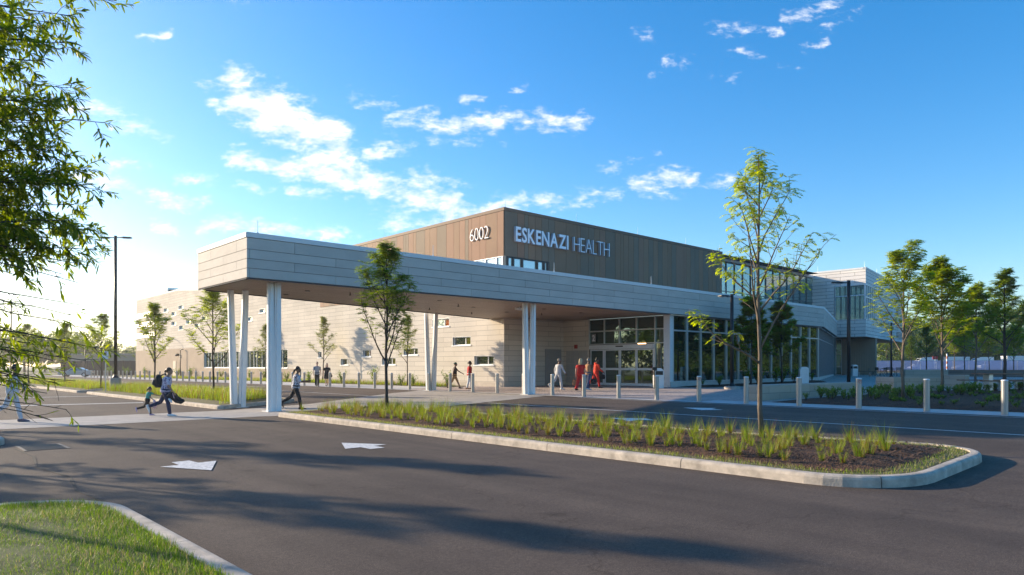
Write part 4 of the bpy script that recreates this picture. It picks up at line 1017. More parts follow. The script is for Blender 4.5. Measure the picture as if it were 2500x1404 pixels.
# ================================================================ vegetation
def rv(r, s=1): return Vector((r.uniform(-s, s), r.uniform(-s, s), r.uniform(-s, s)))
def leaflet(mb, p, d, up, ln, w, fold=.0):
    s = d.cross(up)
    if s.length < 1e-5: s = d.orthogonal()
    s.normalize()
    m = p + d * (ln * .45)
    mb.face([p, m + s * w * .5 - up * fold, p + d * ln, m - s * w * .5 - up * fold])
def compound_leaf(mb, r, p, d, ln, pairs, lw, ll):
    """a pinnate leaf: drooping rachis with paired leaflets"""
    pts = []; q = Vector(p); dd = d.normalized()
    for i in range(pairs + 1):
        pts.append((q.copy(), dd.copy())); q = q + dd * (ln / pairs); dd = (dd + Vector((0, 0, -.16))).normalized()
    for i, (q, dd) in enumerate(pts[1:]):
        sd = dd.cross(Vector((0, 0, 1)))
        if sd.length < .05: sd = Vector((1, 0, 0))
        sd.normalize(); up = sd.cross(dd)
        k = 1 - .5 * abs(i / pairs - .4)
        for sg in (-1, 1):
            leaflet(mb, q, (dd * .45 + sd * sg + Vector((0, 0, -.25)) + rv(r, .18)).normalized(), up, ll * k, lw)
    leaflet(mb, pts[-1][0], pts[-1][1], Vector((0, 0, 1)), ll, lw)
def tree_geo(seed, H, tr, first, spread, nlimb, tufts, per, pairs=6, ll=.042, lw=.02, ln=.17, rise=.75, taper=.8, sub=5, lean=0):
    r = random.Random(seed); W, Lf = MB(), MB()
    tp = []; x = y = 0
    for i in range(11):
        t = i / 10; x += r.uniform(-.022, .022) * H / 5 + lean * .1; y += r.uniform(-.022, .022) * H / 5
        tp.append(Vector((x if i else 0, y if i else 0, H * .985 * t)))
    def tpos(t):
        k = min(9.999, t * 10); i = int(k); return tp[i].lerp(tp[i + 1], k - i)
    trad = lambda t: tr * (1 - t) ** .75 * (1.25 if t < .02 else 1) + .006
    W.tube(tp, [trad(i / 10) for i in range(11)], 9)
    nodes = []
    for i in range(nlimb):
        f = i / (nlimb - 1); t = first + (.95 - first) * f ** .95
        az = i * 2.399 + r.uniform(-.4, .4); Ln = spread * (1 - taper * f ** 1.15) * r.uniform(.75, 1.15)
        el = rise + .25 * f + r.uniform(-.12, .12)
        d = Vector((math.cos(az) * math.cos(el), math.sin(az) * math.cos(el), math.sin(el)))
        p = tpos(t); pts = [p.copy()]; n = 7
        for j in range(n):
            d = (d + rv(r, .13) + Vector((0, 0, -.03 if j < 3 else .05))).normalized(); p = p + d * (Ln / n); pts.append(p.copy())
        r0 = trad(t) * .52
        W.tube(pts, [r0 * (1 - j / n) ** .8 + .004 for j in range(n + 1)], 6)
        nodes.append((pts[-1], d, 1.0))
        for k in range(sub):
            s = .32 + .62 * k / max(1, sub - 1); j = min(n - 1, int(s * n)); p2 = pts[j].lerp(pts[j + 1], s * n - j)
            d2 = (pts[j + 1] - pts[j]).normalized(); side = d2.cross(Vector((0, 0, 1))).normalized() * (1 if k % 2 else -1)
            d2 = (d2 * .6 + side * r.uniform(.5, .9) + Vector((0, 0, r.uniform(.0, .45)))).normalized()
            l2 = Ln * .42 * (1.15 - s * .6) * r.uniform(.7, 1.2); q = [p2]; pp = p2.copy()
            for jj in range(4):
                d2 = (d2 + rv(r, .2) + Vector((0, 0, .03))).normalized(); pp = pp + d2 * l2 / 4; q.append(pp.copy())
            W.tube(q, [max(.0035, r0 * .42 * (1 - jj / 4.6)) for jj in range(5)], 5)
            nodes.append((q[-1], d2, 1)); nodes.append((q[2].lerp(q[3], r.random()), d2, .6)); nodes.append((q[1].lerp(q[2], r.random()), d2, .4))
    nodes.append((tp[-1], Vector((0, 0, 1)), 1)); nodes.append((tpos(.95), Vector((0, 0, 1)), 1))
    r.shuffle(nodes)
    nodes = sorted(nodes, key=lambda q: -q[2] - r.random() * .5)[:tufts]
    for p, d, w_ in nodes:
        for k in range(max(1, int(per * (w_ * .6 + .4) * r.uniform(.6, 1.3)))):
            a = r.uniform(0, 6.283); dd = (d * .5 + Vector((math.cos(a), math.sin(a), r.uniform(-.15, .55)))).normalized()
            compound_leaf(Lf, r, p + rv(r, .045) - d * r.uniform(0, .16), dd, ln * r.uniform(.7, 1.25), pairs, lw, ll)
    return W, Lf
def make_tree(name, label, cat, loc, geo, bark, leaf, group=None, rz=0, s=1):
    t = thing(name, label, cat, (0, 0, 0), group)
    W, Lf = geo
    W.build('trunk', bark, t, smooth=True); Lf.build('crown', leaf, t)
    return place(t, loc, rz, s)
def tz(px, D, dz=.12): p = at(px, D); p.z += dz; return p

# the open honey locust by the drive and its darker neighbour under the canopy
T1 = make_tree('honey_locust', 'sparse young tree with pale trunk standing near the rounded right end of the grass planter', 'tree', tz(1860, 13.85, .24),
               tree_geo(12, 5.55, .044, .26, 2.1, 17, 210, 4.6, pairs=8, ll=.054, lw=.024, ln=.22, rise=.92, taper=.80, sub=6, lean=.16), BARK, LEAF1, 'young trees in the kerbed planters', 2.4)
T2 = make_tree('honey_locust', 'dark leafy young tree in front of the grey canopy fascia, middle of the planter', 'tree', tz(945, 22.4, .2),
               tree_geo(5, 5.35, .05, .25, 2.15, 18, 320, 8, pairs=5, ll=.08, lw=.038, ln=.22, rise=.92, taper=.84, sub=7), BARKD, LEAFM, 'young trees in the kerbed planters', .4)
g_a = tree_geo(31, 5.4, .05, .27, 2.1, 15, 250, 7.5, pairs=4, ll=.11, lw=.055, ln=.24, rise=.92)
g_b = tree_geo(44, 5.2, .05, .28, 2.0, 15, 250, 7.5, pairs=4, ll=.11, lw=.055, ln=.24, rise=.95)
g_c = tree_geo(52, 5.6, .045, .3, 1.6, 15, 200, 6, pairs=4, ll=.11, lw=.05, ln=.22, rise=1.0)
g_d = tree_geo(63, 5.8, .06, .3, 2.6, 18, 380, 12, pairs=4, ll=.14, lw=.07, ln=.26, rise=.88)
T3 = make_tree('planter_tree', 'young green tree in the left grass planter just left of the front canopy columns', 'tree', tz(523, 33.4), g_a, BARKD, LEAF1, 'young trees in the left planter')
T4 = make_tree('planter_tree', 'young tree in the left grass planter behind the woman with the backpack', 'tree', tz(376, 40.7), g_b, BARKD, LEAF1, 'young trees in the left planter', 1)
T5 = make_tree('wall_tree', 'thin pale yellow green tree against the white wall behind the walking couple', 'tree', tz(787, 59.2, .05), g_c, BARKD, LEAF3, 'young trees along the white wall')
def tcopy(src, px, D, label, rz, s=1.0, group=None, dz=.1):
    t = copy_tree(src); return place(t, tz(px, D, dz), rz, s, label, group)
tcopy(T3, 245, 49.5, 'young tree in the left planter just left of the tall parking lot lamp', 2.2, .98)
tcopy(T4, 159, 58, 'young tree in the far left planter seen through the hanging oak twigs', 4.1, 1.0)
tcopy(T3, 70, 66, 'young tree at the far left edge of the planters behind the oak leaves', 5.0, 1.05)
tcopy(T5, 995, 47.5, 'thin pale tree against the white wall between the middle planter tree and the canopy column', 1.7, .86)
tcopy(T5, 650, 70, 'thin pale tree in front of the ribbon window, half hidden by the front canopy column', 3.0, 1.0)
tcopy(T5, 514, 88, 'thin pale tree beside the left end of the ribbon window', .7, .95)
tcopy(T5, 414, 99, 'thin pale tree before the tan ground floor wall near its side door', 4.4, 1.05)
tcopy(T5, 345, 112, 'thin pale tree at the far corner of the white wing wall', 2.6, 1.05)

# right-hand bed
T6 = make_tree('bed_tree', 'yellow green young tree in the mulch bed in front of the far block', 'tree', tz(2205, 26), tree_geo(71, 5.5, .055, .31, 2.0, 16, 300, 8, pairs=5, ll=.10, lw=.046, ln=.24, rise=.95, taper=.62), BARK, LEAF1, 'young trees in the right planting bed', 1)
T7 = make_tree('bed_tree', 'bushy yellow green tree standing right of the tallest one in the mulch bed', 'tree', tz(2300, 31.8), g_d, BARK, LEAF1, 'young trees in the right planting bed')
tcopy(T7, 2382, 42.6, 'shaded green tree behind the low seat walls at right', 2, 1.02, dz=.0)
T8 = make_tree('bed_tree', 'dark tree with a thick straight trunk beside the picnic table', 'tree', tz(2452, 37), tree_geo(81, 6.2, .085, .3, 2.0, 16, 280, 9, pairs=4, ll=.13, lw=.06, ln=.24, rise=.8), BARKD, LEAFM, 'young trees in the right planting bed')
tcopy(T7, 2355, 72, 'small dark tree in front of the blue screened fence, right of the white van', 4, .95, dz=0)
tcopy(T8, 2262, 84, 'dark tree in front of the blue fence behind the seat walls', 1.2, .95, dz=0)
tcopy(T7, 2415, 92, 'small dark tree before the blue fence near the white pickup', 5.1, 1.0, dz=0)
tcopy(T7, 2475, 66, 'small tree at the right edge before the blue fence', 3.1, .8, dz=0)
tcopy(T7, 2330, 100, 'distant dark tree in front of the box truck behind the blue fence', .5, 1.1, dz=0)
tcopy(T8, 2225, 110, 'slim dark tree before the fence beside the first white van', 3.3, .9, dz=0)

# leafy trees in the bed along the glazing
g_e = tree_geo(91, 5.3, .055, .28, 1.75, 17, 440, 16, pairs=4, ll=.14, lw=.075, ln=.24, rise=.65, taper=.6)
T9 = make_tree('shade_tree', 'dense dark green tree against the lobby glazing, left one of the pair', 'tree', tz(1833, 43.0, .08), g_e, BARKD, LEAFM, 'trees in the bed along the lobby glazing')
tcopy(T9, 1909, 46.0, 'dense dark green tree against the lobby glazing, right one of the pair', 2.4, .98, dz=.08)

# planted row across the drive, off to the left: throws the long bands of shade over the asphalt
rowlab = ['nearest', 'second', 'third', 'fourth', 'fifth', 'sixth', 'seventh']
T10 = None
for i, (u, v, s) in enumerate([(-1.6, 21.0, .95), (-.9, 28.9, 1.1), (-7.5, 31.5, 1.2), (-6, 38.5, 1.1), (-7, 46, 1.1)]):
    lab = '%s young street tree of the row beyond the drive, left of view' % rowlab[i]
    p = (u, v, gz(u, v))
    if T10 is None: T10 = make_tree('street_tree', lab, 'tree', p, tree_geo(101, 5.7, .06, .3, 1.7, 15, 260, 7, pairs=3, ll=.12, lw=.06, ln=.24, rise=.7), BARKD, LEAF2, 'street trees left of the drive', i, s)
    else: place(copy_tree(T10), p, i * 1.3, s, lab)

# ---- woodland trees
def crown_geo(seed, H, R_, trunk=.3, n=2600, lf=.42, low=.28):
    r = random.Random(seed); W, Lf = MB(), MB()
    W.tube([(0, 0, 0), (.1, 0, H * .3), (0, .1, H * .75)], [trunk, trunk * .8, trunk * .3], 7)
    cl = []
    for i in range(34):
        f = r.random(); z = H * (low + (1 - low) * f * .93); rr = R_ * math.sin(math.pi * (.12 + .80 * f ** .8)) ** .7
        a = r.uniform(0, 6.283); q = r.random() ** .5
        cl.append((Vector((math.cos(a) * rr * q, math.sin(a) * rr * q, z)), R_ * r.uniform(.22, .42)))
    for c, s in cl[:12]: W.tube([(0, 0, c.z * .6), c.lerp(Vector((0, 0, c.z)), .3), c], [trunk * .3, trunk * .18, .03], 5)
    for i in range(n):
        c, s = cl[r.randrange(len(cl))]
        d = rv(r, 1)
        while d.length > 1 or d.length < .1: d = rv(r, 1)
        p = c + Vector((d.x, d.y, d.z * .75)) * s * (1.0 + .35 * (r.random() - .5))
        nrm = (d.normalized() + rv(r, .8)).normalized(); a = nrm.orthogonal().normalized(); b = nrm.cross(a); th = r.uniform(0, 6.3)
        a, b = a * math.cos(th) + b * math.sin(th), b * math.cos(th) - a * math.sin(th)
        k = lf * r.uniform(.55, 1.2)
        Lf.face([p - a * k, p + b * k * .5, p + a * k, p - b * k * .5])
    return W, Lf
WT = make_tree('woodland_tree', 'tall dark broadleaf tree beyond the blue fence at the right edge', 'tree', at(2490, 190), crown_geo(1, 19, 8.5, n=5600, low=.07), BARKD, LEAF5, 'wood beyond the fence')
WT2 = make_tree('woodland_tree', 'broad sunlit green tree beyond the blue fence right of the far block', 'tree', at(2165, 186), crown_geo(2, 13, 9, n=5600, low=.07), BARKD, LEAF5, 'wood beyond the fence')
wl_ = [(2420, 205, 1.05, 0), (2360, 196, 1.0, 1), (2300, 200, 1.1, 1), (2235, 205, .95, 1), (2445, 182, .8, 1), (2540, 200, 1.1, 0), (2600, 190, 1.0, 1), (2385, 215, 1.12, 0), (2330, 218, 1.0, 0), (2270, 190, .8, 1), (2200, 214, .92, 0), (2130, 204, .75, 1)]
wtxt = ['tall dark tree of the wood behind the picnic table', 'rounded tree of the wood above the white pickup', 'rounded tree of the wood above the second van', 'rounded tree of the wood behind the first white van', 'lower dark tree of the wood just in front of the tallest',
        'tall tree of the wood past the right edge', 'rounded tree of the wood past the right edge', 'tall back row tree of the wood above the pickup', 'tall back row tree of the wood above the second van', 'low rounded tree in front of the wood above the vans', 'slim back row tree beside the far block corner', 'lowest tree of the wood just right of the block soffit']
for (px, D, s, k), tx in zip(wl_, wtxt): place(copy_tree(WT if k == 0 else WT2), at(px, D), px, s, tx)
# left distance
WT3 = make_tree('distant_tree', 'hazy rounded tree on the left horizon beyond the brown fence', 'tree', at(215, 190), crown_geo(7, 10.5, 6.0, n=3000, lf=.45), BARKD, LEAF5, 'trees on the left horizon')
for (px, D, s), tx in zip([(165, 205, 1.12), (110, 195, 1.0), (265, 215, .8), (60, 185, 1.05), (10, 200, 1.2), (320, 235, .75), (300, 190, .55)],
                         ['hazy tree just left of the tallest on the left horizon', 'distant tree behind the oak twigs', 'low distant tree right of the parking lamp', 'distant tree behind the thick oak leaves', 'distant tree at the left edge of view', 'low hazy tree by the wing corner', 'small bush like tree before the brown fence']):
    place(copy_tree(WT3), at(px, D), px, s, tx)
# tall trees over the road behind the viewer, mirrored in the lobby glass
for i, (u, v, s) in enumerate([(84, -20, .95), (94, -24, 1.05), (103, -20, .9), (112, -25, 1.1), (121, -20, .95), (131, -24, 1.1), (141, -20, 1.0), (152, -24, 1.1), (163, -20, 1.0), (174, -24, 1.1), (74, -24, .9), (88, -14, .42), (97, -15, .5), (107, -14, .42), (116, -15, .5), (126, -14, .45), (136, -15, .5), (147, -14, .45), (158, -15, .5), (169, -14, .45), (80, -15, .45)]):
    place(copy_tree(WT2 if i % 2 else WT), (u, v, .3), i * 1.1, s, '%s tree of the row off to the right, seen mirrored in the lobby glass' % ['first', 'second', 'third', 'fourth', 'fifth', 'sixth', 'seventh', 'eighth', 'ninth', 'tenth', 'nearest', 'first low', 'second low', 'third low', 'fourth low', 'fifth low', 'sixth low', 'seventh low', 'eighth low', 'ninth low', 'nearest low'][i], 'trees mirrored in the glass')
for i, (u, v, s) in enumerate([(-36, 66, .9), (-40, 78, 1.0), (-36, 90, .95), (-44, 54, .9), (-40, 103, 1.0), (-37, 116, 1.0), (-42, 128, 1.05), (-37, 141, 1.0), (-42, 154, 1.05), (-37, 167, 1.0), (-30, 181, 1.05), (-34, 195, 1.1), (-28, 209, 1.1), (-34, 223, 1.15), (-28, 238, 1.15), (-34, 254, 1.2), (-26, 270, 1.2)]):
    place(copy_tree(WT2), (u, v, 0), i * 1.7, s, '%s tree far off to the left, seen mirrored in the door glass' % ['first', 'second', 'third', 'fourth', 'fifth', 'sixth', 'seventh', 'eighth', 'ninth', 'tenth', 'eleventh', 'twelfth', 'thirteenth', 'fourteenth', 'fifteenth', 'sixteenth', 'seventeenth'][i], 'trees left of the site')

# ---- willow oak hanging in from the left
def oak():
    r = random.Random(11); W, Lf = MB(), MB()
    base = at(-1240, 4.8); base.z = .13
    X = CR; tp = [base + Vector((.03 * math.sin(i), .04 * math.cos(i * 1.3), 0)) + Vector((0, 0, i * .8)) for i in range(11)]
    W.tube(tp, [.17 * (1 - i / 12.5) for i in range(11)], 12)
    T = [  # (px, py, depth, thickness, leafiness)
        (185, 40, 6.9, 1, 1.2), (175, 105, 6.6, 1, 1.4), (110, 150, 6.4, .9, 1.3), (45, 165, 6.3, .8, 1.0), (60, 70, 6.2, 1, 1.8), (120, 55, 6.8, 1, 1.6), (30, 20, 6.5, 1, 1.6), (30, 110, 6.7, 1, 1.7), (285, 2, 7.0, .6, .5), (20, 175, 7.0, .8, .8), (90, 100, 6.3, .8, 1.5),
        (258, 300, 6.6, .7, .35), (165, 215, 6.7, .9, .8), (150, 250, 6.3, 1, 1.9), (110, 270, 6.6, 1, 2.2), (60, 240, 6.4, 1, 2.2), (90, 300, 6.2, 1, 2.2), (140, 330, 6.8, 1, 2.0), (70, 350, 6.5, 1, 2.2), (155, 370, 6.4, 1, 1.6), (120, 390, 6.9, 1, 1.8), (40, 320, 6.8, 1, 2.2),
        (195, 415, 6.6, 1, 1.5), (205, 455, 6.4, 1, 1.4), (150, 440, 6.7, 1, 1.8), (90, 430, 6.3, 1, 1.9), (50, 470, 6.6, 1, 1.8), (180, 500, 6.5, 1, 1.4), (215, 560, 6.6, 1, 1.3), (160, 540, 6.3, 1, 1.7), (100, 520, 6.7, 1, 1.7), (60, 560, 6.4, 1, 1.7), (190, 545, 6.9, .9, 1.4), (120, 580, 6.5, 1, 1.7),
        (238, 610, 6.6, .9, 1.1), (225, 650, 6.5, .9, 1.0), (170, 620, 6.8, 1, 1.1), (155, 670, 6.5, .9, .7), (70, 640, 6.3, 1, 1.0), (110, 690, 6.8, .8, .45), (200, 745, 6.6, .8, .3), (40, 720, 6.4, .9, .6), (175, 770, 6.4, .9, .5), (85, 760, 6.7, .9, .5), (190, 690, 6.2, .7, .2), (60, 600, 6.9, .9, 1.2),
        (235, 850, 6.5, 1, 1.1), (200, 800, 6.4, .9, .9), (150, 830, 6.6, 1, 1.1), (90, 820, 6.3, 1, 1.1), (210, 880, 6.7, .8, .8), (130, 880, 6.4, 1, 1.3), (60, 870, 6.6, 1, 1.4), (100, 900, 6.8, .9, 1.2), (30, 840, 6.4, .9, 1.2), (170, 850, 6.9, .8, 1.0),
        (140, 935, 6.5, 1, .9), (90, 945, 6.3, .9, .8), (40, 920, 6.5, .9, 1.2), (163, 1000, 6.6, .8, .15), (128, 1027, 6.4, .9, .12), (80, 1005, 6.5, .7, .25), (185, 930, 6.7, .7, .2), (115, 960, 6.8, .6, .2), (15, 890, 6.7, .9, 1.2)]
    def lf(p, d, ln):
        up = Vector((r.uniform(-.6, .6), r.uniform(-.6, .6), 1)).normalized(); w = ln * r.uniform(.17, .25)
        s = d.cross(up).normalized(); a = p + d * ln * .35; b = p + d * ln * .75 - Vector((0, 0, ln * .06)); e = p + d * ln - Vector((0, 0, ln * .14))
        n = len(Lf.v); Lf.v += [tuple(q) for q in (p, a + s * w * .5, a - s * w * .5, b + s * w * .42, b - s * w * .42, e)]
        for f in ((0, 1, 2), (1, 3, 4, 2), (3, 5, 4)): Lf.f.append(tuple(n + i for i in f)); Lf.m.append(0)
    for px, py, D, th, lfy in T:
        if py > 640: lfy *= .6
        elif 180 < py: lfy *= 2.1
        else: lfy *= 1.25
        d = ray(px, py); end = d * D; end.z = EYE + d.z * D
        sz = end.z + (.55 if py > 620 else -.75) + r.uniform(-.2, .2)
        sz = max(.9, sz); k = min(9.9, (sz - .13) / .8); st = tp[int(k)].lerp(tp[int(k) + 1], k - int(k))
        mid = st.lerp(end, .5) + Vector((0, 0, .22 if py < 620 else .12)) + rv(r, .12)
        n = 14; pts = []
        for i in range(n + 1):
            t = i / n; q = st * (1 - t) ** 2 + mid * (2 * t * (1 - t)) + end * t * t
            if 0 < i < n: q = q + rv(r, .016)
            pts.append(q)
        W.tube(pts, [(.022 * th) * (1 - i / n) ** 1.1 + .0032 for i in range(n + 1)], 5)
        for i in range(int(6 + 11 * min(3.0, lfy)) + (3 if lfy < .5 else 0)):
            s = r.uniform(.55, 1.0); j = min(n - 1, int(s * n)); p = pts[j].lerp(pts[j + 1], s * n - j)
            d0 = (pts[j + 1] - pts[j]).normalized(); d1 = (d0 * .8 + rv(r, .75) + Vector((0, 0, -.05 if py < 620 else -.2))).normalized()
            ln = r.uniform(.10, .26) * (1.1 if lfy > 1 else 1.0); q = [p]; pp = p.copy(); dd = d1.copy()
            for jj in range(4):
                dd = (dd + rv(r, .22) + Vector((0, 0, -.05))).normalized(); pp = pp + dd * ln / 4; q.append(pp.copy())
            W.tube(q, [.0030, .0026, .0022, .0018, .0014], 4, cap=False)
            nl = int((7 + ln * 36) * min(1.45, lfy + .15)) if lfy > .3 else int(r.random() < lfy) * 4
            for m in range(nl):
                s2 = .25 + .75 * (m + r.random()) / max(1, nl); jj = min(3, int(s2 * 4)); b = q[jj].lerp(q[jj + 1], s2 * 4 - jj)
                ldir = ((q[jj + 1] - q[jj]).normalized() * .7 + rv(r, .8) + Vector((0, 0, -.1))).normalized()
                lf(b, ldir, r.uniform(.055, .108))
    t = thing('willow_oak', 'narrow leaved tree hanging its twigs into the left edge over the lawn', 'tree', base)
    W.build('trunk', BARKD, t, smooth=True); Lf.build('crown', LEAF4, t)
oak()

# ---- shrubs
def shrub_geo(seed, R_, H, n, ll, stems=9):
    r = random.Random(seed); W, Lf = MB(), MB()
    for i in range(stems):
        a = r.uniform(0, 6.283); q = R_ * r.uniform(.2, .95); e = Vector((math.cos(a) * q, math.sin(a) * q, H * r.uniform(.6, 1)))
        m = Vector((e.x * .4, e.y * .4, e.z * .55)); pts = [Vector((e.x * .05, e.y * .05, 0)), m, e]
        W.tube(pts, [.009, .007, .003], 4)
        for j in range(n // stems):
            s = r.uniform(.3, 1.05); p = (m.lerp(e, (s - .5) * 2) if s > .5 else pts[0].lerp(m, s * 2)) + rv(r, R_ * .16)
            d = (Vector((p.x, p.y, 0)) * 1.2 + rv(r, .6) + Vector((0, 0, .5))).normalized()
            leaflet(Lf, p, d, (Vector((0, 0, 1)) + rv(r, .4)).normalized(), ll * r.uniform(.6, 1.2), ll * .5)
    return W, Lf
def make_shrub(name, label, loc, geo, leaf, group, s=1, rz=0):
    t = thing(name, label, 'shrub', (0, 0, 0), group); geo[0].build('stems', BARKD, t); geo[1].build('foliage', leaf, t); return place(t, loc, rz, s)
S1 = None
for i, (px, D, s) in enumerate([(915, 50.5, 1.25), (980, 47.5, .8), (1008, 46.8, .8), (1092, 44.6, 1.0), (700, 62, .9), (755, 57.5, 1.0), (835, 55, 1.0), (610, 72, 1.0), (645, 70, 1.1), (455, 92, 1.2), (487, 88, 1.3), (550, 80, 1.0), (395, 104, 1.4), (360, 112, 1.4), (325, 118, 1.5), (300, 120, 1.4), (670, 66, .9)]):
    p = at(px, D); p.x = min(p.x, 29.2); p.z += .05
    if S1 is None: S1 = make_shrub('wall_shrub', 'rounded green shrub in the grass strip along the white wall', p, shrub_geo(3, .5, 1.0, 420, .10, 14), LEAFS, 'shrubs along the white wall', s)
    else: place(copy_tree(S1), p, i * 1.3, s)
S2 = S3 = None
pr = random.Random(21)
nb = 0
for i in range(900):
    u = pr.uniform(25.3, 44); v = pr.uniform(-6, 12.5)
    edge = 12.9 - max(0, u - 25) * .09 - max(0, u - 36) * .42
    if v > edge - .25: continue
    D_ = u * SA + v * CA; X_ = u * CA - v * SA
    px = HX + F * X_ / D_
    if px > 2540 or px < 1800: continue
    back = (edge - v) < 3.6
    if not back and pr.random() < .5: continue
    nb += 1
    if nb > 270: break
    p = (u, v, gz(u, v) + .09); s = pr.uniform(.5, .95)
    if back:
        if S2 is None: S2 = make_shrub('bed_plant', 'leafy green perennial in the dark mulch bed before the seat walls', p, shrub_geo(8, .28, .5, 150, .085, 10), LEAFS, 'perennials in the right mulch bed', s)
        else: place(copy_tree(S2), p, i, s)
    else:
        if S3 is None: S3 = make_shrub('low_plant', 'low bright green plant dotted over the dark mulch beside the sidewalk', p, shrub_geo(9, .20, .2, 90, .075, 8), LEAFS, 'low plants in the right mulch bed', s)
        else: place(copy_tree(S3), p, i, s)
S4 = None
for i, (u, v, s) in enumerate([(37.5, 22.6, .7), (38.6, 23.3, .8), (40.4, 22.4, 1.3), (41.3, 22.2, 1.5), (42.4, 22.6, 1.2), (43.3, 22.0, 1.4), (45, 22.4, 1.4), (46.2, 22.2, 1.3), (47.6, 22.4, 1.0), (49, 22.6, .9), (36.6, 23.2, .6), (50.3, 22.8, .8)]):
    p = (u, v, gz(u, v) + .08)
    if S4 is None: S4 = make_shrub('glazing_shrub', 'dark green shrub in the bed at the foot of the lobby glazing', p, shrub_geo(14, .4, .75, 260, .11, 12), LEAF2, 'shrubs at the foot of the lobby glazing', s)
    else: place(copy_tree(S4), p, i * 1.1, s)

# ---- ornamental grass
def blade(mb, p, d, h, w, bend, r, mi=0, seg=3):
    side = Vector((-d.y, d.x, 0)).normalized() * w; pts = []
    q = Vector(p); dv = Vector((d.x * .25, d.y * .25, 1)).normalized()
    for i in range(seg + 1):
        t = i / seg; pts.append((q + side * (1 - t * .92) * .5, q - side * (1 - t * .92) * .5))
        q = q + dv * h / seg; dv = (dv + Vector((d.x, d.y, -.25)) * bend).normalized()
    n = len(mb.v)
    for a, b in pts: mb.v += [tuple(a), tuple(b)]
    for i in range(seg):
        k = n + 2 * i; mb.f.append((k, k + 1, k + 3, k + 2)); mb.m.append(mi)
def clump_geo(seed, n, h, R_, w=.006, brown=.16):
    r = random.Random(seed); mb = MB()
    for i in range(n):
        a = r.uniform(0, 6.283); d = Vector((math.cos(a), math.sin(a), 0)); q = R_ * r.random() ** .7
        hh = h * r.uniform(.45, 1.15) * (1 if r.random() > .25 else .55)
        blade(mb, d * q * .55, d, hh, w * r.uniform(.7, 1.3), r.uniform(.02, .3), r, 1 if r.random() < brown else 0)
    for i in range(n // 7):
        a = r.uniform(0, 6.283); d = Vector((math.cos(a), math.sin(a), 0)); blade(mb, d * .03, d, h * r.uniform(.25, .4), w * 1.3, .35, r, 1)
    return mb
CL = []
for k in range(7):
    mb = clump_geo(200 + k, 84 - 8 * (k % 3), .35 + .06 * (k % 3), .10 + .02 * (k % 2), .0055, brown=.18 + .15 * (k == 3) + .35 * (k == 6))
    o = mb.build('grass_clump', [GRASSM, GRASSB]); tag(o, 'upright clump of green ornamental grass in the mulch of the front planter', 'grass clump', 'grass clumps in the front planter'); CL.append(o)
gr = random.Random(4); used = 0; far_clumps = []; inner = inset(ccw(ISL_F), .62)
def inside(p, poly):
    c = False; j = len(poly) - 1
    for i in range(len(poly)):
        a, b = poly[i], poly[j]
        if (a[1] > p[1]) != (b[1] > p[1]) and p[0] < (b[0] - a[0]) * (p[1] - a[1]) / (b[1] - a[1]) + a[0]: c = not c
        j = i
    return c
v = 4.6; row = 0
while v < 21.9:
    for c_ in range(9):
        u = 10.56 + c_ * .37 + (.18 if row % 2 else 0) + gr.uniform(-.19, .19); vv = v + gr.uniform(-.2, .2)
        if not inside((u, vv), inner): continue
        if gr.random() < .06: continue
        if used >= 290: far_clumps.append((u, vv)); continue
        z = gz(u, vv) + .20; s = gr.choice((.5, .6, .7, .8, .85, .95, 1.1)) * gr.uniform(.9, 1.1)
        o = CL[used] if used < 7 else CL[used % 7].copy()
        if used >= 7: COL.objects.link(o)
        place(o, (u, vv, z), gr.uniform(0, 6.28), s); used += 1
    v += .30 if v > 9 else .33; row += 1
fc_ = MB()
for i, (u, vv) in enumerate(far_clumps):
    src = CL[i % 7].data; M = Matrix.Translation((u, vv, gz(u, vv) + .20)) @ Matrix.Rotation(gr.uniform(0, 6.28), 4, 'Z') @ Matrix.Scale(gr.choice((.6, .75, .85, .95, 1.0, 1.1)), 4)
    n0 = len(fc_.v); fc_.v += [tuple(M @ q.co) for q in src.vertices]
    for p_ in src.polygons: fc_.f.append(tuple(n0 + k_ for k_ in p_.vertices)); fc_.m.append(p_.material_index)
tag(fc_.build('far_grass_clumps', [GRASSM, GRASSB]), 'farther rows of green ornamental grass toward the canopy end of the planter', None, None, 'stuff')
# left planters: a continuous meadow nobody could count
def meadow(name, poly, n, h, z, seed, ms, w=.011, label=None, x0=None):
    r = random.Random(seed); xs = [p[0] for p in poly]; ys = [p[1] for p in poly]; mb = MB(); k = 0
    while k < n:
        u, v = r.uniform(min(xs), max(xs)), r.uniform(min(ys), max(ys))
        if not inside((u, v), poly): continue
        k += 1
        a = r.uniform(0, 6.283); d = Vector((math.cos(a), math.sin(a), 0)); b = Vector((u, v, gz(u, v) + z))
        for j in range(3):
            a = r.uniform(0, 6.283); d = Vector((math.cos(a), math.sin(a), 0))
            blade(mb, b + rv(r, .05) * Vector((1, 1, 0)).length, d, h * r.uniform(.5, 1.2), w, r.uniform(.03, .3), r, 1 if r.random() < .2 else 0, 2)
    o = mb.build(name, ms); return tag(o, label, None, None, 'stuff')
meadow('tall_grass', inset(ccw(ISL_L), .9), 5200, .52, .16, 31, [GRASSM, GRASSB], .016, 'yellow green tall grass filling the left planter')
meadow('tall_grass', inset(ccw(ISL_M), .9), 4200, .52, .16, 32, [GRASSM, GRASSB], .02, 'yellow green tall grass filling the far left planter')
meadow('verge_grass', [(27.15, 36.5), (28.3, 36.5), (28.3, 110), (27.15, 110)], 5200, .33, .02, 33, [GRASSM, GRASSB], .022, 'bright grass verge at the foot of the white wall')
tr_ = inset(ccw(ISL_F), .2); ti_ = inset(ccw(ISL_F), .55)
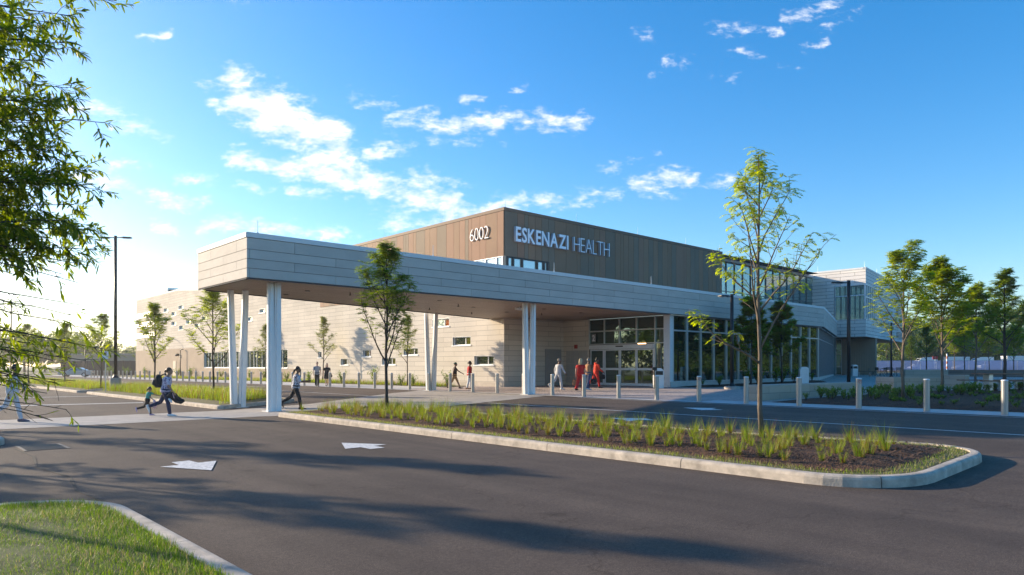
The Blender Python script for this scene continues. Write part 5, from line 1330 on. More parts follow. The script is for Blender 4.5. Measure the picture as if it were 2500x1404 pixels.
def fringe(name, outer, innerp, n, h, z, seed, ms, w):
    r = random.Random(seed); xs = [p[0] for p in outer]; ys = [p[1] for p in outer]; mb = MB(); k = 0
    while k < n:
        u, v = r.uniform(min(xs), max(xs)), r.uniform(min(ys), max(ys))
        if not inside((u, v), outer) or inside((u, v), innerp): continue
        k += 1; a = r.uniform(0, 6.283); d = Vector((math.cos(a), math.sin(a), 0))
        blade(mb, (u, v, gz(u, v) + z), d, h * r.uniform(.4, 1.2), w, r.uniform(.1, .5), r, 1 if r.random() < .45 else 0, 2)
    return tag(mb.build(name, ms), None, None, None, 'stuff')
fringe('turf_edge', tr_, ti_, 11000, .06, .145, 41, [GRASSM, LAWND], .007)
# mulch chips
r = random.Random(77); mb = MB(); k = 0
while k < 5200:
    u, v = r.uniform(10, 14.5), r.uniform(3.5, 15)
    if not inside((u, v), ti_): continue
    k += 1; a = r.uniform(0, 3.14); p = Vector((u, v, gz(u, v) + .235 + r.uniform(-.012, .012))); d = Vector((math.cos(a), math.sin(a), r.uniform(-.5, .5))); s = d.cross(Vector((0, 0, 1))).normalized() * r.uniform(.006, .014); d = d * r.uniform(.015, .045)
    mb.face([p - d - s, p + d - s, p + d + s, p - d + s])
tag(mb.build('mulch_chips', [mat('chip', (.11, .058, .032), .9, var=.6, scale=60)]), 'loose bark chips of the mulch bed', None, None, 'stuff')
# foreground lawn
r = random.Random(55); mb = MB(); lw_ = inset(ccw(ISL_G), .2); k = 0
def lawn_ok(u, v):
    D_ = u * SA + v * CA; X_ = u * CA - v * SA
    return D_ > 3.8 and X_ / D_ > -.86
while k < 42000:
    u, v = r.uniform(-4.5, 2.2), r.uniform(2.6, 9.9)
    if not inside((u, v), lw_) or not lawn_ok(u, v): continue
    k += 1; a = r.uniform(0, 6.283); d = Vector((math.cos(a), math.sin(a), 0))
    t_ = noise.noise((u * 1.6, v * 1.6, 3)); hh = (.055 + .02 * t_) * r.uniform(.5, 1.5)
    blade(mb, (u, v, .125), d, hh, .0045 * r.uniform(.7, 1.5), r.uniform(.1, .7), r, 1 if r.random() < .16 + .12 * t_ else 0, 2)
tag(mb.build('lawn_grass', [LAWNM, LAWND]), 'mown green lawn in the bottom left corner inside the kerb', None, None, 'stuff')
# ================================================================ bollards, lamps, bins, furniture
def make_bollard():
    t = thing('bollard', 'brushed steel bollard in the long row between drive and sidewalk', 'bollard', (0, 0, 0), 'steel bollards along the drive')
    m = MB(); m.lathe((0, 0, 0), [(.088, .0), (.088, .965)], 20); m.build('post', STEEL, t, smooth=False)
    m = MB(); m.lathe((0, 0, 0), [(.088, .9655), (.091, .967), (.091, .985), (.08, .998), (.04, 1.006), (.002, 1.008)], 20); m.build('cap', ALUW, t, smooth=True)
    m = MB(); m.lathe((0, 0, 0), [(.10, -.02), (.10, .012), (.0885, .022)], 20); m.build('base_collar', STEEL, t)
    return t
B0 = make_bollard(); B0used = False
SIGRED = mat('decal_red', (.45, .04, .03), .5)
for k in range(-3, 58):
    v = 5.23 + 1.992 * k
    if k < -1: continue
    u = 23.72 + (.0 if v > 14 else .0)
    o = B0 if not B0used else copy_tree(B0); B0used = True
    place(o, (u, v, gz(u, v) + .012))
    if k in (2, 5):
        # round no-parking decal facing the drive
        d = MB(); a0 = math.radians(232)
        c = Vector((u, v, gz(u, v) + .90)); n_ = Vector((math.cos(a0), math.sin(a0), 0)); s_ = Vector((-n_.y, n_.x, 0)); R0 = .0905
        def onb(x, z): an = a0 + x / R0; return (u + R0 * math.cos(an), v + R0 * math.sin(an), c.z + z)
        q = 18
        for i in range(q):
            b1, b2 = 2 * math.pi * i / q, 2 * math.pi * (i + 1) / q
            d.face([onb(.062 * math.cos(b1), .062 * math.sin(b1)), onb(.062 * math.cos(b2), .062 * math.sin(b2)), onb(.048 * math.cos(b2), .048 * math.sin(b2)), onb(.048 * math.cos(b1), .048 * math.sin(b1))])
        d.face([onb(-.04, .03), onb(-.03, .04), onb(.04, -.03), onb(.03, -.04)])
        d.face([onb(-.018, -.028), onb(-.008, -.028), onb(-.008, .03), onb(-.018, .03)]); d.face([onb(-.008, .02), onb(.018, .02), onb(.018, .03), onb(-.008, .03)]); d.face([onb(-.008, .0), onb(.018, .0), onb(.018, .01), onb(-.008, .01)]); d.face([onb(.010, .01), onb(.018, .01), onb(.018, .02), onb(.010, .02)])
        d.build('no_parking_decal', SIGRED, o)
        o['label'] = 'steel bollard with a red round decal before the dark mulch bed' if k == 2 else 'steel bollard with a red round decal before the pink paving'
        o['group'] = ''; del o['group']

def light_pole(label, p, H, arm, dirs, base_h=.6, rb=.30, square=True, head=.55, group='site lamps', rz=0, pr=.10):
    t = thing('lamp_post', label, 'lamp post', p, group, 0)
    x, y, z = p
    m = MB()
    if square: m.lathe((x, y, z - .3), [(rb, 0), (rb, base_h + .3 - .03), (rb - .03, base_h + .3)], 20)
    else: m.lathe((x, y, z - .1), [(rb, 0), (rb, base_h + .1), ], 16)
    m.build('concrete_base', CONC, t)
    m = MB(); m.lathe((x, y, z + base_h), [(.19, 0), (.19, .03), (.15, .08), (.11, .16), (pr + .01, .2)], 14); m.build('base_cover', BLACKM, t, smooth=True)
    m = MB(); m.tube([(x, y, z + base_h), (x, y, z + H)], [pr, pr * .92], 12); m.build('pole', BLACKM, t, smooth=True)
    for dx, dy in dirs:
        n = Vector((dx, dy, 0)).normalized(); s = Vector((-n.y, n.x, 0)); top = Vector((x, y, z + H - .12))
        M = Matrix((n, s, Vector((0, 0, 1)))).transposed()
        h = MB(); h.box(top + n * (pr + arm / 2), (arm, .06, .05), M)
        c0 = top + n * (pr + arm + head / 2)
        # tapering luminaire
        for (a0, a1, w0, w1, t0, t1) in ((-.5, -.2, .10, .20, .035, .045), (-.2, .5, .20, .17, .045, .03)):
            P = []
            for a_, w_, th in ((a0, w0, t0), (a1, w1, t1)):
                q = c0 + n * head * a_
                P += [q + s * w_ - Vector((0, 0, th)), q - s * w_ - Vector((0, 0, th)), q - s * w_ * .8 + Vector((0, 0, th)), q + s * w_ * .8 + Vector((0, 0, th))]
            for i in range(4): h.face([P[i], P[(i + 1) % 4], P[4 + (i + 1) % 4], P[4 + i]])
            h.face(P[:4][::-1]); h.face(P[4:])
        hd = h.build('lamp_head', BLACKM, t)
        l_ = MB(); q = c0 + n * head * .12 - Vector((0, 0, .052)); l_.box(q, (head * .5, .26, .012), M); l_.build('lens', mat('lens', (.6, .6, .58), .3), hd)
    return t
def pt(px, D, dz=0): p = at(px, D); return (p.x, p.y, p.z + dz)
PX = (CR.x, CR.y); MX = (-CR.x, -CR.y)
light_pole('tall black twin headed parking lot lamp on a concrete drum in the left planter', pt(282, 44.9, .36), 9.75, .28, [PX, MX], .62, .33, head=.62)
light_pole('black lamp post with one arm standing in the shaded plaza before the far block', pt(2072, 39.3), 6.05, .2, [MX], .08, .28, head=.62)
light_pole('black lamp post on a round concrete foot before the lobby glazing', pt(1787, 38.2, 0), 5.2, .12, [(-.9, .35)], .16, .42, head=.6)
light_pole('slim black lamp post beyond the seat walls at the edge of the cafe terrace', pt(2176, 62), 4.9, .1, [PX, MX], .06, .2, head=.4, pr=.08)
light_pole('tall black parking lot lamp far off behind the oak leaves', pt(27, 92), 10.5, .3, [PX, MX], .6, .3, head=.6)
light_pole('black parking lot lamp on the far side of the drive, left of view', (-3.6, 19.2, .1), 8.0, .28, [(-1, 0)], .5, .25, head=.6, pr=.06)
light_pole('slim black post lamp before the brown fence at the far left', pt(208, 104), 4.6, .2, [PX], .1, .2, head=.4, pr=.06)
light_pole('slim black post lamp before the tan ground floor wall', pt(352, 104), 4.6, .2, [PX], .1, .2, head=.4, pr=.06)
light_pole('slim black post lamp beside the tan side door', pt(440, 90), 3.8, .0, [PX], .1, .2, head=.3, pr=.06)

# pedestrian-yield sign
p = pt(258, 43, .12); t = thing('road_sign', 'small white yield sign on a steel post in the left planter', 'sign', p)
m = MB(); m.tube([(p[0], p[1], p[2] - .1), (p[0], p[1], p[2] + 2.45)], .032, 8); m.build('post', ALU, t)
Ms = Matrix((CR, CF, Vector((0, 0, 1)))).transposed(); c = Vector(p) + Vector((0, 0, 2.3)) - CF * .05
m = MB(); m.box(c, (.38, .012, .46), Ms); m.build('sign_plate', SIGNW, t)
m = MB(); f = c - CF * .008
m.face([f + CR * -.11 + Vector((0, 0, .17)), f + Vector((0, 0, -.03)), f + CR * .11 + Vector((0, 0, .17))]); m.build('yield_triangle', SIGRED, t)
m = MB(); f2 = f - CF * .002; m.face([f2 + CR * -.055 + Vector((0, 0, .14)), f2 + Vector((0, 0, .04)), f2 + CR * .055 + Vector((0, 0, .14))]); m.box(f + Vector((0, 0, -.09)), (.04, .004, .09), Ms); m.build('sign_mark', SIGNW, t)

def bin_(label, p, rz, c=None):
    t = thing('litter_bin', label, 'litter bin', p, 'litter bins by the doors', 0)
    M = Matrix.Rotation(rz, 3, 'Z'); o = Vector(p)
    m = MB()
    prof = [(-.26, 0), (.26, 0), (.26, .98), (.2, 1.1), (.08, 1.16), (-.12, 1.16), (-.26, 1.08)]
    a = [o + M @ Vector((x, -.25, z)) for x, z in prof]; b = [o + M @ Vector((x, .25, z)) for x, z in prof]
    m.face(a); m.face(b[::-1])
    for i in range(len(a)): j = (i + 1) % len(a); m.face([a[j], a[i], b[i], b[j]])
    m.build('bin_body', ALUW, t, bevel=.012)
    m = MB(); m.box(o + M @ Vector((-.262, 0, .88)), (.02, .40, .22), M); m.box(o + M @ Vector((0, -.252, .88)), (.42, .02, .22), M); m.build('bin_opening', BLACKM, t)
    m = MB(); m.box(o + M @ Vector((0, 0, .66)), (.53, .51, .02), M); m.build('bin_band', ALU, t)
bin_('pale metal litter bin with a black slot right of the sliding doors', pt(1607, 40.2), -.7)
bin_('pale metal litter bin in front of the lobby glazing behind the seat wall', pt(1962, 44), 2.2)
bin_('dark sided litter bin at the tan wall under the far block', pt(2086, 70), -.8)
p = pt(1598, 39.3); t = thing('intercom_post', 'slim dark post with a small black call box beside the doors', 'post', p)
m = MB(); m.tube([p, (p[0], p[1], p[2] + 1.15)], .035, 8); m.build('post', BLACKM, t)
m = MB(); m.box(Vector(p) + Vector((0, 0, 1.12)), (.26, .16, .2), Ms); m.build('call_box', BLACKM, t, bevel=.01)

# seat walls (low stone planters)
def seat_wall(label, pts, h, th, name='seat_wall', m_=None, cap=True, z_=None):
    P = [Vector((a, b, 0)) for a, b in pts]; nl = []
    for i in range(len(P)):
        d = (P[min(i + 1, len(P) - 1)] - P[max(0, i - 1)]).normalized(); nl.append(Vector((-d.y, d.x, 0)))
    z0 = gz(*pts[0]) if z_ is None else z_
    t = thing(name, label, 'low wall', (pts[0][0], pts[0][1], z0))
    poly = [tuple((p)[:2]) for p in P] + [tuple((p + n * th)[:2]) for p, n in reversed(list(zip(P, nl)))]
    m = MB(); m.prism(poly, z0 - .3, z0 + h - (.07 if cap else 0)); m.build('wall_body', m_ or STONEB, t)
    if cap:
        m = MB(); m.prism(poly, z0 + h - .068, z0 + h); m.build('wall_cap', mat('stone_cap', (.42, .36, .30), .8, var=.08, scale=2), t)
seat_wall('low tan stone seat wall with a sunlit end beside the pink paving', [(25.5, 13.55), (29.5, 13.2), (33.2, 12.95)], .62, .75)
a, b, c_ = at(2138, 34.2), at(2182, 33.0), at(2306, 33.6)
seat_wall('low tan stone seat wall behind the mulch bed left of the picnic table', [tuple(a[:2]), tuple(b[:2]), tuple(c_[:2])], .66, .6, z_=.50)
a, b = at(2303, 41), at(2356, 40)
seat_wall('short grey stone seat wall behind the longer tan one', [tuple(a[:2]), tuple(b[:2])], .66, .5, z_=.52)
a, b = at(2210, 60), at(2315, 60)
seat_wall('grey stone seat wall far back beside the cafe tables', [tuple(a[:2]), tuple(b[:2])], .75, .8, z_=.62)
a, b = at(2210, 69), at(2620, 60)
seat_wall('long low brown boarded wall below the blue screened fence', [tuple(a[:2]), tuple(b[:2])], .75, .4, name='boarded_wall', m_=BOARDW, cap=False, z_=.58)

# picnic table
def picnic():
    o = at(2462, 32.5); o.z = gz(o.x, o.y) + .12
    t = thing('picnic_table', 'brown timber picnic table on grey metal legs at the right edge', 'picnic table', o)
    M = Ms
    def bx(name, items, m_):
        m = MB()
        for c, d in items: m.box(o + M @ Vector(c), d, M)
        m.build(name, m_, t, bevel=.006)
    bx('table_top', [((0, -.36 + i * .18, .76), (2.9, .16, .045)) for i in range(5)], WOODT)
    for y in (-.82, .82): bx('seat', [((-.2, y - .08, .45), (3.2, .14, .045)), ((-.2, y + .08, .45), (3.2, .14, .045))], WOODT)
    for x in (-.95, .95): bx('leg', [((x, 0, .36), (.20, .42, .74)), ((x, 0, .40), (.10, 1.8, .06)), ((x, -.82, .2), (.10, .12, .42)), ((x, .82, .2), (.10, .12, .42))], ALU)
picnic()
# cafe tables and chairs under the far block
GREENM = mat('green_metal', (.018, .035, .028), .45, .2)
def cafe_table(p, rz):
    t = thing('cafe_table', 'dark green metal cafe table under the far block', 'table', p, 'cafe tables under the far block')
    m = MB(); m.lathe((p[0], p[1], p[2]), [(.40, .72), (.42, .725), (.42, .75), (.40, .755)], 16); m.build('table_top', GREENM, t)
    for i in range(3):
        a = rz + i * 2.094; m = MB(); m.tube([(p[0] + .3 * math.cos(a), p[1] + .3 * math.sin(a), p[2]), (p[0] + .06 * math.cos(a), p[1] + .06 * math.sin(a), p[2] + .4), (p[0] + .22 * math.cos(a), p[1] + .22 * math.sin(a), p[2] + .72)], .015, 5); m.build('leg', GREENM, t)
    return t
def cafe_chair(p):
    t = thing('cafe_chair', 'dark green metal cafe chair under the far block', 'chair', (0, 0, 0), 'cafe chairs under the far block')
    m = MB()
    for i in range(5): m.bb(-.2, .2, -.2 + i * .083, -.2 + i * .083 + .065, .44, .46)
    m.build('seat', GREENM, t)
    m = MB()
    for z in (.60, .70, .80): m.bb(-.2, .2, .19, .21, z, z + .07)
    m.build('backrest', GREENM, t)
    for x in (-.19, .19):
        m = MB(); m.tube([(x, -.22, 0), (x, .17, .48), (x, .21, .88)], .012, 5); m.build('leg', GREENM, t)
        m = MB(); m.tube([(x * .9, .24, 0), (x * .9, -.18, .45)], .012, 5); m.build('leg', GREENM, t)
    return t
for px, D in ((2152, 68), (2163, 71), (2185, 67.5)): cafe_table(pt(px, D), px)
CH = None
for i, (px, D) in enumerate([(2128, 68.5), (2144, 66.5), (2158, 66), (2172, 66.5), (2194, 66), (2204, 69), (2170, 70), (2136, 70.5)]):
    if CH is None: CH = cafe_chair(None); o = CH
    else: o = copy_tree(CH)
    place(o, pt(px, D), i * 1.3)
p = at(2110, 70); t = thing('bench', 'low dark bench on thin pale legs along the tan wall', 'bench', p)
m = MB()
for i in range(4): m.box(p + Ms @ Vector((0, -.18 + i * .12, .44)), (1.7, .1, .04), Ms)
m.build('seat', mat('bench_dark', (.04, .03, .025), .6), t)
for x in (-.6, .6):
    m = MB(); m.box(p + Ms @ Vector((x, 0, .21)), (.04, .4, .42), Ms); m.build('leg', ALU, t)

# blue screened fence
def mesh_screen():
    m, nt, b = _nodes('blue_screen'); out = nt.nodes['Material Output']
    tr = nt.nodes.new('ShaderNodeBsdfTransparent'); tr.inputs['Color'].default_value = (.85, .9, 1, 1)
    df = nt.nodes.new('ShaderNodeBsdfDiffuse'); df.inputs['Color'].default_value = (.36, .44, .66, 1)
    tl = nt.nodes.new('ShaderNodeBsdfTranslucent'); tl.inputs['Color'].default_value = (.26, .34, .56, 1)
    m0 = nt.nodes.new('ShaderNodeMixShader'); m0.inputs[0].default_value = .4; L(nt, df.outputs[0], m0.inputs[1]); L(nt, tl.outputs[0], m0.inputs[2])
    m1 = nt.nodes.new('ShaderNodeMixShader'); m1.inputs[0].default_value = .42; L(nt, m0.outputs[0], m1.inputs[1]); L(nt, tr.outputs[0], m1.inputs[2]); L(nt, m1.outputs[0], out.inputs['Surface'])
    return m
fa_, fb_ = at(2050, 122), at(2760, 122)
t = thing('screened_fence', 'long wire fence covered with blue see-through screening', 'fence', fa_)
z = fa_.z - .2; d = (fb_ - fa_); d.z = 0; Lf_ = d.length; dn = d.normalized()
m = MB(); m.box((fa_ + fb_) / 2 + Vector((0, 0, .98)), (Lf_, .012, 1.72), Matrix((dn, Vector((-dn.y, dn.x, 0)), Vector((0, 0, 1)))).transposed()); m.build('screen', mesh_screen(), t)
for i in range(19):
    q = fa_ + dn * (Lf_ * i / 18) + Vector((0, 0, 0)); m = MB(); m.tube([(q.x, q.y, z), (q.x, q.y, fa_.z + 1.9)], .035, 6); m.build('fence_post', ALU, t)
m = MB(); m.tube([fa_ + Vector((0, 0, 1.87)), fb_ + Vector((0, 0, 1.87))], .025, 6); m.build('top_rail', ALU, t)
# orange-white marker post and red column beyond
p = pt(2312, 116); t = thing('marker_post', 'slim orange and white striped marker post before the blue fence', 'post', p)
for i in range(7):
    m = MB(); m.tube([(p[0], p[1], p[2] + i * .42), (p[0], p[1], p[2] + i * .42 + .415)], .12, 8); m.build('stripe_band', mat('orange', (.6, .16, .05), .5) if i % 2 else SIGNW, t)
# left distance: brown fence and a low roof
def corr_fence():
    a, b = at(150, 128), at(336, 124); t = thing('brown_fence', 'tall dark brown ribbed fence closing off the service yard at far left', 'fence', a)
    d = b - a; d.z = 0; n = d.normalized(); M = Matrix((n, Vector((-n.y, n.x, 0)), Vector((0, 0, 1)))).transposed()
    m = MB(); m.box((a + b) / 2 + Vector((0, 0, 1.2)), (d.length, .05, 2.7), M); m.build('fence_panel', mat('brown_board', (.10, .07, .055), .8, var=.2, scale=3), t)
    for i in range(12):
        q = a + d * (i / 11); m = MB(); m.box(q + Vector((0, 0, 1.25)) - Vector((-n.y, n.x, 0)) * .09, (.12, .12, 2.8), M); m.build('fence_post', mat('brown_post', (.14, .10, .08), .8), t)
corr_fence()
a = at(285, 160); t = thing('outbuilding', 'low flat roofed pale outbuilding behind the brown fence', 'building', a)
m = MB(); m.box(a + Vector((0, 0, 1.9)), (16, 8, 4.2), Ms); m.build('wall', TANB, t)
m = MB(); m.box(a + Vector((0, 0, 4.15)), (16.6, 8.6, .3), Ms); m.build('roof', CONC, t)

# ================================================================ vehicles
TYRE = mat('tyre', (.02, .02, .02), .85); CARGL = glass_mat('car_glass', (.02, .025, .03), .15, base=.2)
LAMPW = mat('headlight', (.75, .75, .72), .2); LAMPR = mat('tail_light', (.4, .02, .02), .3)
def vehicle(name, label, cat, loc, rz, paint, prof, roof, Lg, W_, wheels, wr, group=None, winx=()):
    """prof: lower body outline (x,z); roof: greenhouse outline (x,z), drawn inwards at the top"""
    t = thing(name, label, cat, (0, 0, 0), group)
    m = MB()
    def shell(pr, wf, zlo, zhi):
        k = len(pr); A_, B_ = [], []
        for x, z in pr:
            w = W_ / 2 * wf(z); A_.append((x, -w, z)); B_.append((x, w, z))
        m.face(A_); m.face(B_[::-1])
        for i in range(k): j = (i + 1) % k; m.face([A_[j], A_[i], B_[i], B_[j]])
    shell(prof, lambda z: 1.0 - .06 * max(0, (z - .55)) - .05 * max(0, .4 - z), 0, 0)
    if roof: zb = min(z for x, z in roof); zt = max(z for x, z in roof); shell(roof, lambda z: .94 - .14 * (z - zb) / max(.1, zt - zb), 0, 0)
    m.build('body', paint, t, bevel=.03)
    g = MB()
    for (x0, x1, z0, z1, sl0, sl1) in winx:
        zb = min(z for x, z in roof) if roof else .9; zt = max(z for x, z in roof) if roof else 2.4
        for s in (-1, 1):
            def Y(z): return s * (W_ / 2 * (.94 - .14 * (z - zb) / max(.1, zt - zb)) + .012) if roof else s * (W_ / 2 * (1 - .06 * max(0, z - .55)) + .012)
            q = [(x0, Y(z0), z0), (x1, Y(z0), z0), (x1 - sl1, Y(z1), z1), (x0 + sl0, Y(z1), z1)]
            g.face(q if s < 0 else q[::-1])
    if g.f: g.build('side_window', CARGL, t)
    src = roof or prof
    k = len(src); w = MB()
    for i in range(k):
        a, b = src[i], src[(i + 1) % k]
        dz = abs(b[1] - a[1]); dx = abs(b[0] - a[0])
        if dz > .3 and dx > .12 and max(a[1], b[1]) > 1.2 and min(a[1], b[1]) > .7:
            zb = min(z for x, z in src); zt = max(z for x, z in src)
            f = lambda z: W_ / 2 * (.94 - .14 * (z - zb) / max(.1, zt - zb)) * .9
            sx = .014 if (a[0] + b[0]) / 2 > 0 else -.014
            p1, p2 = (a[0] * .93 + b[0] * .07 + sx, a[1] * .9 + b[1] * .1), (b[0] * .93 + a[0] * .07 + sx, b[1] * .9 + a[1] * .1)
            w.face([(p1[0], -f(p1[1]), p1[1] + .014), (p1[0], f(p1[1]), p1[1] + .014), (p2[0], f(p2[1]), p2[1] + .014), (p2[0], -f(p2[1]), p2[1] + .014)])
    if w.f: w.build('windscreen', CARGL, t)
    for x in wheels:
        for s in (-1, 1):
            ty = MB(); y = s * (W_ / 2 - .10)
            ty.tube([(x, y - .12, wr), (x, y - .09, wr), (x, y + .09, wr), (x, y + .12, wr)], [wr * .93, wr, wr, wr * .93], 18, up=(1, 0, 0)); wh = ty.build('wheel', TYRE, t)
            ri = MB(); ri.tube([(x, y + s * .10, wr), (x, y + s * .128, wr)], [wr * .62, wr * .58], 12, up=(1, 0, 0)); ri.build('rim', ALU, wh)
    xf = max(x for x, z in prof); xb = min(x for x, z in prof)
    for s in (-1, 1):
        h = MB(); h.box((xf - .03, s * W_ * .36, .68), (.09, .30, .14)); h.build('headlight', LAMPW, t)
        h = MB(); h.box((xb + .03, s * W_ * .38, .80), (.09, .2, .2)); h.build('tail_light', LAMPR, t)
    h = MB(); h.box((xf - .02, 0, .42), (.1, W_ * .9, .16)); h.box((xb + .02, 0, .45), (.1, W_ * .9, .16)); h.build('bumper', DARKM, t)
    return place(t, loc, rz)
WHP = mat('white_paint', (.78, .78, .78), .25, var=.01); SILP = mat('silver_paint', (.40, .41, .42), .3, .4, var=.02); GRP = mat('grey_paint', (.12, .13, .15), .3, .3)
sedP = [(-2.25, .3), (2.2, .28), (2.28, .55), (2.1, .78), (1.0, .95), (-1.5, 1.0), (-2.25, .95), (-2.3, .6)]
sedR = [(1.05, .94), (.35, 1.40), (-.75, 1.44), (-1.65, 1.0)]
sedW = [(-1.2, -.2, .99, 1.34, .35, .0), (-.14, .80, .99, 1.34, 0, .42)]
vanP = [(-2.9, .35), (2.7, .32), (2.85, .6), (2.75, 1.0), (2.3, 1.25), (1.6, 2.3), (1.1, 2.8), (.2, 3.1), (-2.85, 3.15), (-2.95, 1.0)]
picP = [(-2.8, .5), (2.7, .45), (2.8, .7), (2.7, 1.05), (1.3, 1.18), (-2.75, 1.18), (-2.85, .8)]
picR = [(1.1, 1.17), (.5, 1.85), (-.9, 1.86), (-1.05, 1.17)]
def vloc(px, D): p = at(px, D); return (p.x, p.y, p.z)
rz0 = math.atan2(-CR.y, -CR.x)      # facing left in the view
V1 = vehicle('parked_car', 'white sedan parked behind the blue screened fence in front of the first van', 'car', vloc(2244, 160), rz0, WHP, sedP, sedR, 4.5, 1.82, (1.35, -1.35), .33, 'vehicles behind the blue fence', sedW)
vehicle('parked_van', 'white high roofed van behind the blue fence, nearest the building', 'van', vloc(2255, 172), rz0, WHP, vanP, None, 5.8, 2.05, (1.9, -1.8), .36, 'vehicles behind the blue fence', [(1.2, 2.2, 1.25, 1.85, .0, .45)])
vehicle('parked_car', 'white sedan half hidden behind the blue fence between van and pickup', 'car', vloc(2352, 160), rz0, WHP, sedP, sedR, 4.5, 1.82, (1.35, -1.35), .33, 'vehicles behind the blue fence', sedW)
vehicle('parked_van', 'second white van behind the blue fence, beside the pickup', 'van', vloc(2392, 172), rz0, WHP, vanP, None, 5.8, 2.05, (1.9, -1.8), .36, 'vehicles behind the blue fence', [(1.2, 2.2, 1.25, 1.85, .0, .45)])
vehicle('pickup_truck', 'white pickup truck behind the blue fence at the right', 'pickup', vloc(2418, 158), rz0, WHP, picP, picR, 5.6, 1.95, (1.75, -1.75), .39, 'vehicles behind the blue fence', [(-.85, -.2, 1.22, 1.76, .05, 0), (-.12, .85, 1.22, 1.76, 0, .42)])
boxP = [(-4.2, .5), (1.2, .5), (1.2, 3.1), (-4.2, 3.1)]
cabP = [(1.25, .45), (3.2, .4), (3.3, 1.0), (2.6, 1.25), (2.1, 2.1), (1.25, 2.45)]
def truck(label, px, D):
    t = vehicle('box_truck', label, 'truck', (0, 0, 0), 0, WHP, cabP, None, 7, 2.2, (2.3, -2.8), .45, 'vehicles behind the blue fence', [(1.5, 2.4, 1.3, 1.95, .0, .3)])
    m = MB(); m.bb(-4.6, 1.15, -1.15, 1.15, .95, 3.35); m.build('cargo_box', WHP, t, local=True, bevel=.04)
    return place(t, vloc(px, D), rz0)
truck('white box truck with a long cargo box behind the pickup', 2462, 170)
truck('white box truck behind the middle of the blue fence', 2318, 182)
vehicle('parked_car', 'dark grey car behind the blue fence between sedan and pickup', 'car', vloc(2380, 164), rz0, GRP, sedP, sedR, 4.5, 1.82, (1.35, -1.35), .33, 'vehicles behind the blue fence', sedW)
vehicle('parked_car', 'silver car parked before the brown fence at far left behind the twigs', 'car', vloc(185, 112), rz0 + .3, SILP, sedP, sedR, 4.5, 1.82, (1.35, -1.35), .33, None, sedW)
t = thing('red_sign', 'red and blue banner sign beyond the blue fence', 'sign', vloc(2283, 152)); p = at(2283, 152)
m = MB(); m.tube([(p.x, p.y, p.z), (p.x, p.y, p.z + 3)], .06, 6); m.build('post', ALU, t)
m = MB(); m.box(p + Vector((0, 0, 2.7)), (1.1, .1, .7), Ms); m.build('banner', mat('banner_red', (.5, .03, .03), .6), t)
# ================================================================ light, sky, camera
SUN_EL = math.radians(15.5); sd = Vector((-.38, .925, 0)).normalized()
sv = Vector((sd.x * math.cos(SUN_EL), sd.y * math.cos(SUN_EL), math.sin(SUN_EL)))
sl = bpy.data.lights.new('sun', 'SUN'); sl.energy = 2.95; sl.angle = math.radians(.55); sl.color = (1, .82, .59)
so_ = bpy.data.objects.new('sun', sl); COL.objects.link(so_); so_.rotation_euler = sv.to_track_quat('Z', 'Y').to_euler(); so_.location = (0, 0, 60)
w = bpy.data.worlds.new('World'); scene.world = w; w.use_nodes = True; nt = w.node_tree; nt.nodes.clear()
out = nt.nodes.new('ShaderNodeOutputWorld')
sky = nt.nodes.new('ShaderNodeTexSky'); sky.sky_type = 'NISHITA'; sky.sun_disc = False
sky.sun_elevation = SUN_EL; sky.sun_rotation = math.atan2(sv.x, sv.y)
sky.altitude = 100; sky.air_density = 1.0; sky.dust_density = .7; sky.ozone_density = 3.0
hs = N(nt, 'ShaderNodeHueSaturation', Saturation=SKY_SAT, Value=1.0, Hue=.505); L(nt, sky.outputs[0], hs.inputs['Color'])
gm = N(nt, 'ShaderNodeGamma', Gamma=SKY_GAM); L(nt, hs.outputs[0], gm.inputs['Color'])
bgs = N(nt, 'ShaderNodeBackground', Strength=SKY_STR); L(nt, gm.outputs[0], bgs.inputs['Color'])
# clouds: a chart of the sky around the bearing (.674, .739)
tc = nt.nodes.new('ShaderNodeTexCoord'); dv = tc.outputs['Generated']
def dot(vec, c):
    n = N(nt, 'ShaderNodeVectorMath', operation='DOT_PRODUCT'); L(nt, vec, n.inputs[0]); n.inputs[1].default_value = c; return n.outputs['Value']
def M_(op, a, b=None, clamp=False):
    n = N(nt, 'ShaderNodeMath', operation=op); n.use_clamp = clamp
    for i, q in enumerate((a, b)):
        if q is None: continue
        if isinstance(q, (int, float)): n.inputs[i].default_value = q
        else: L(nt, q, n.inputs[i])
    return n.outputs[0]
fwd = M_('MAXIMUM', dot(dv, tuple(CF)), .05)
a_ = M_('DIVIDE', dot(dv, tuple(CR)), fwd); b_ = M_('DIVIDE', dot(dv, (0, 0, 1)), fwd)
cv = nt.nodes.new('ShaderNodeCombineXYZ'); L(nt, a_, cv.inputs[0]); L(nt, b_, cv.inputs[1])
P0 = cv.outputs[0]
wn = N(nt, 'ShaderNodeTexNoise', Scale=7.0, Detail=6.0, Roughness=.62); L(nt, P0, wn.inputs['Vector'])
wv = N(nt, 'ShaderNodeVectorMath', operation='SUBTRACT'); L(nt, wn.outputs['Color'], wv.inputs[0]); wv.inputs[1].default_value = (.5, .5, .5)
ws = N(nt, 'ShaderNodeVectorMath', operation='MULTIPLY'); L(nt, wv.outputs[0], ws.inputs[0]); ws.inputs[1].default_value = (.11, .07, 0)
wa = N(nt, 'ShaderNodeVectorMath', operation='ADD'); L(nt, P0, wa.inputs[0]); L(nt, ws.outputs[0], wa.inputs[1]); PW = wa.outputs[0]
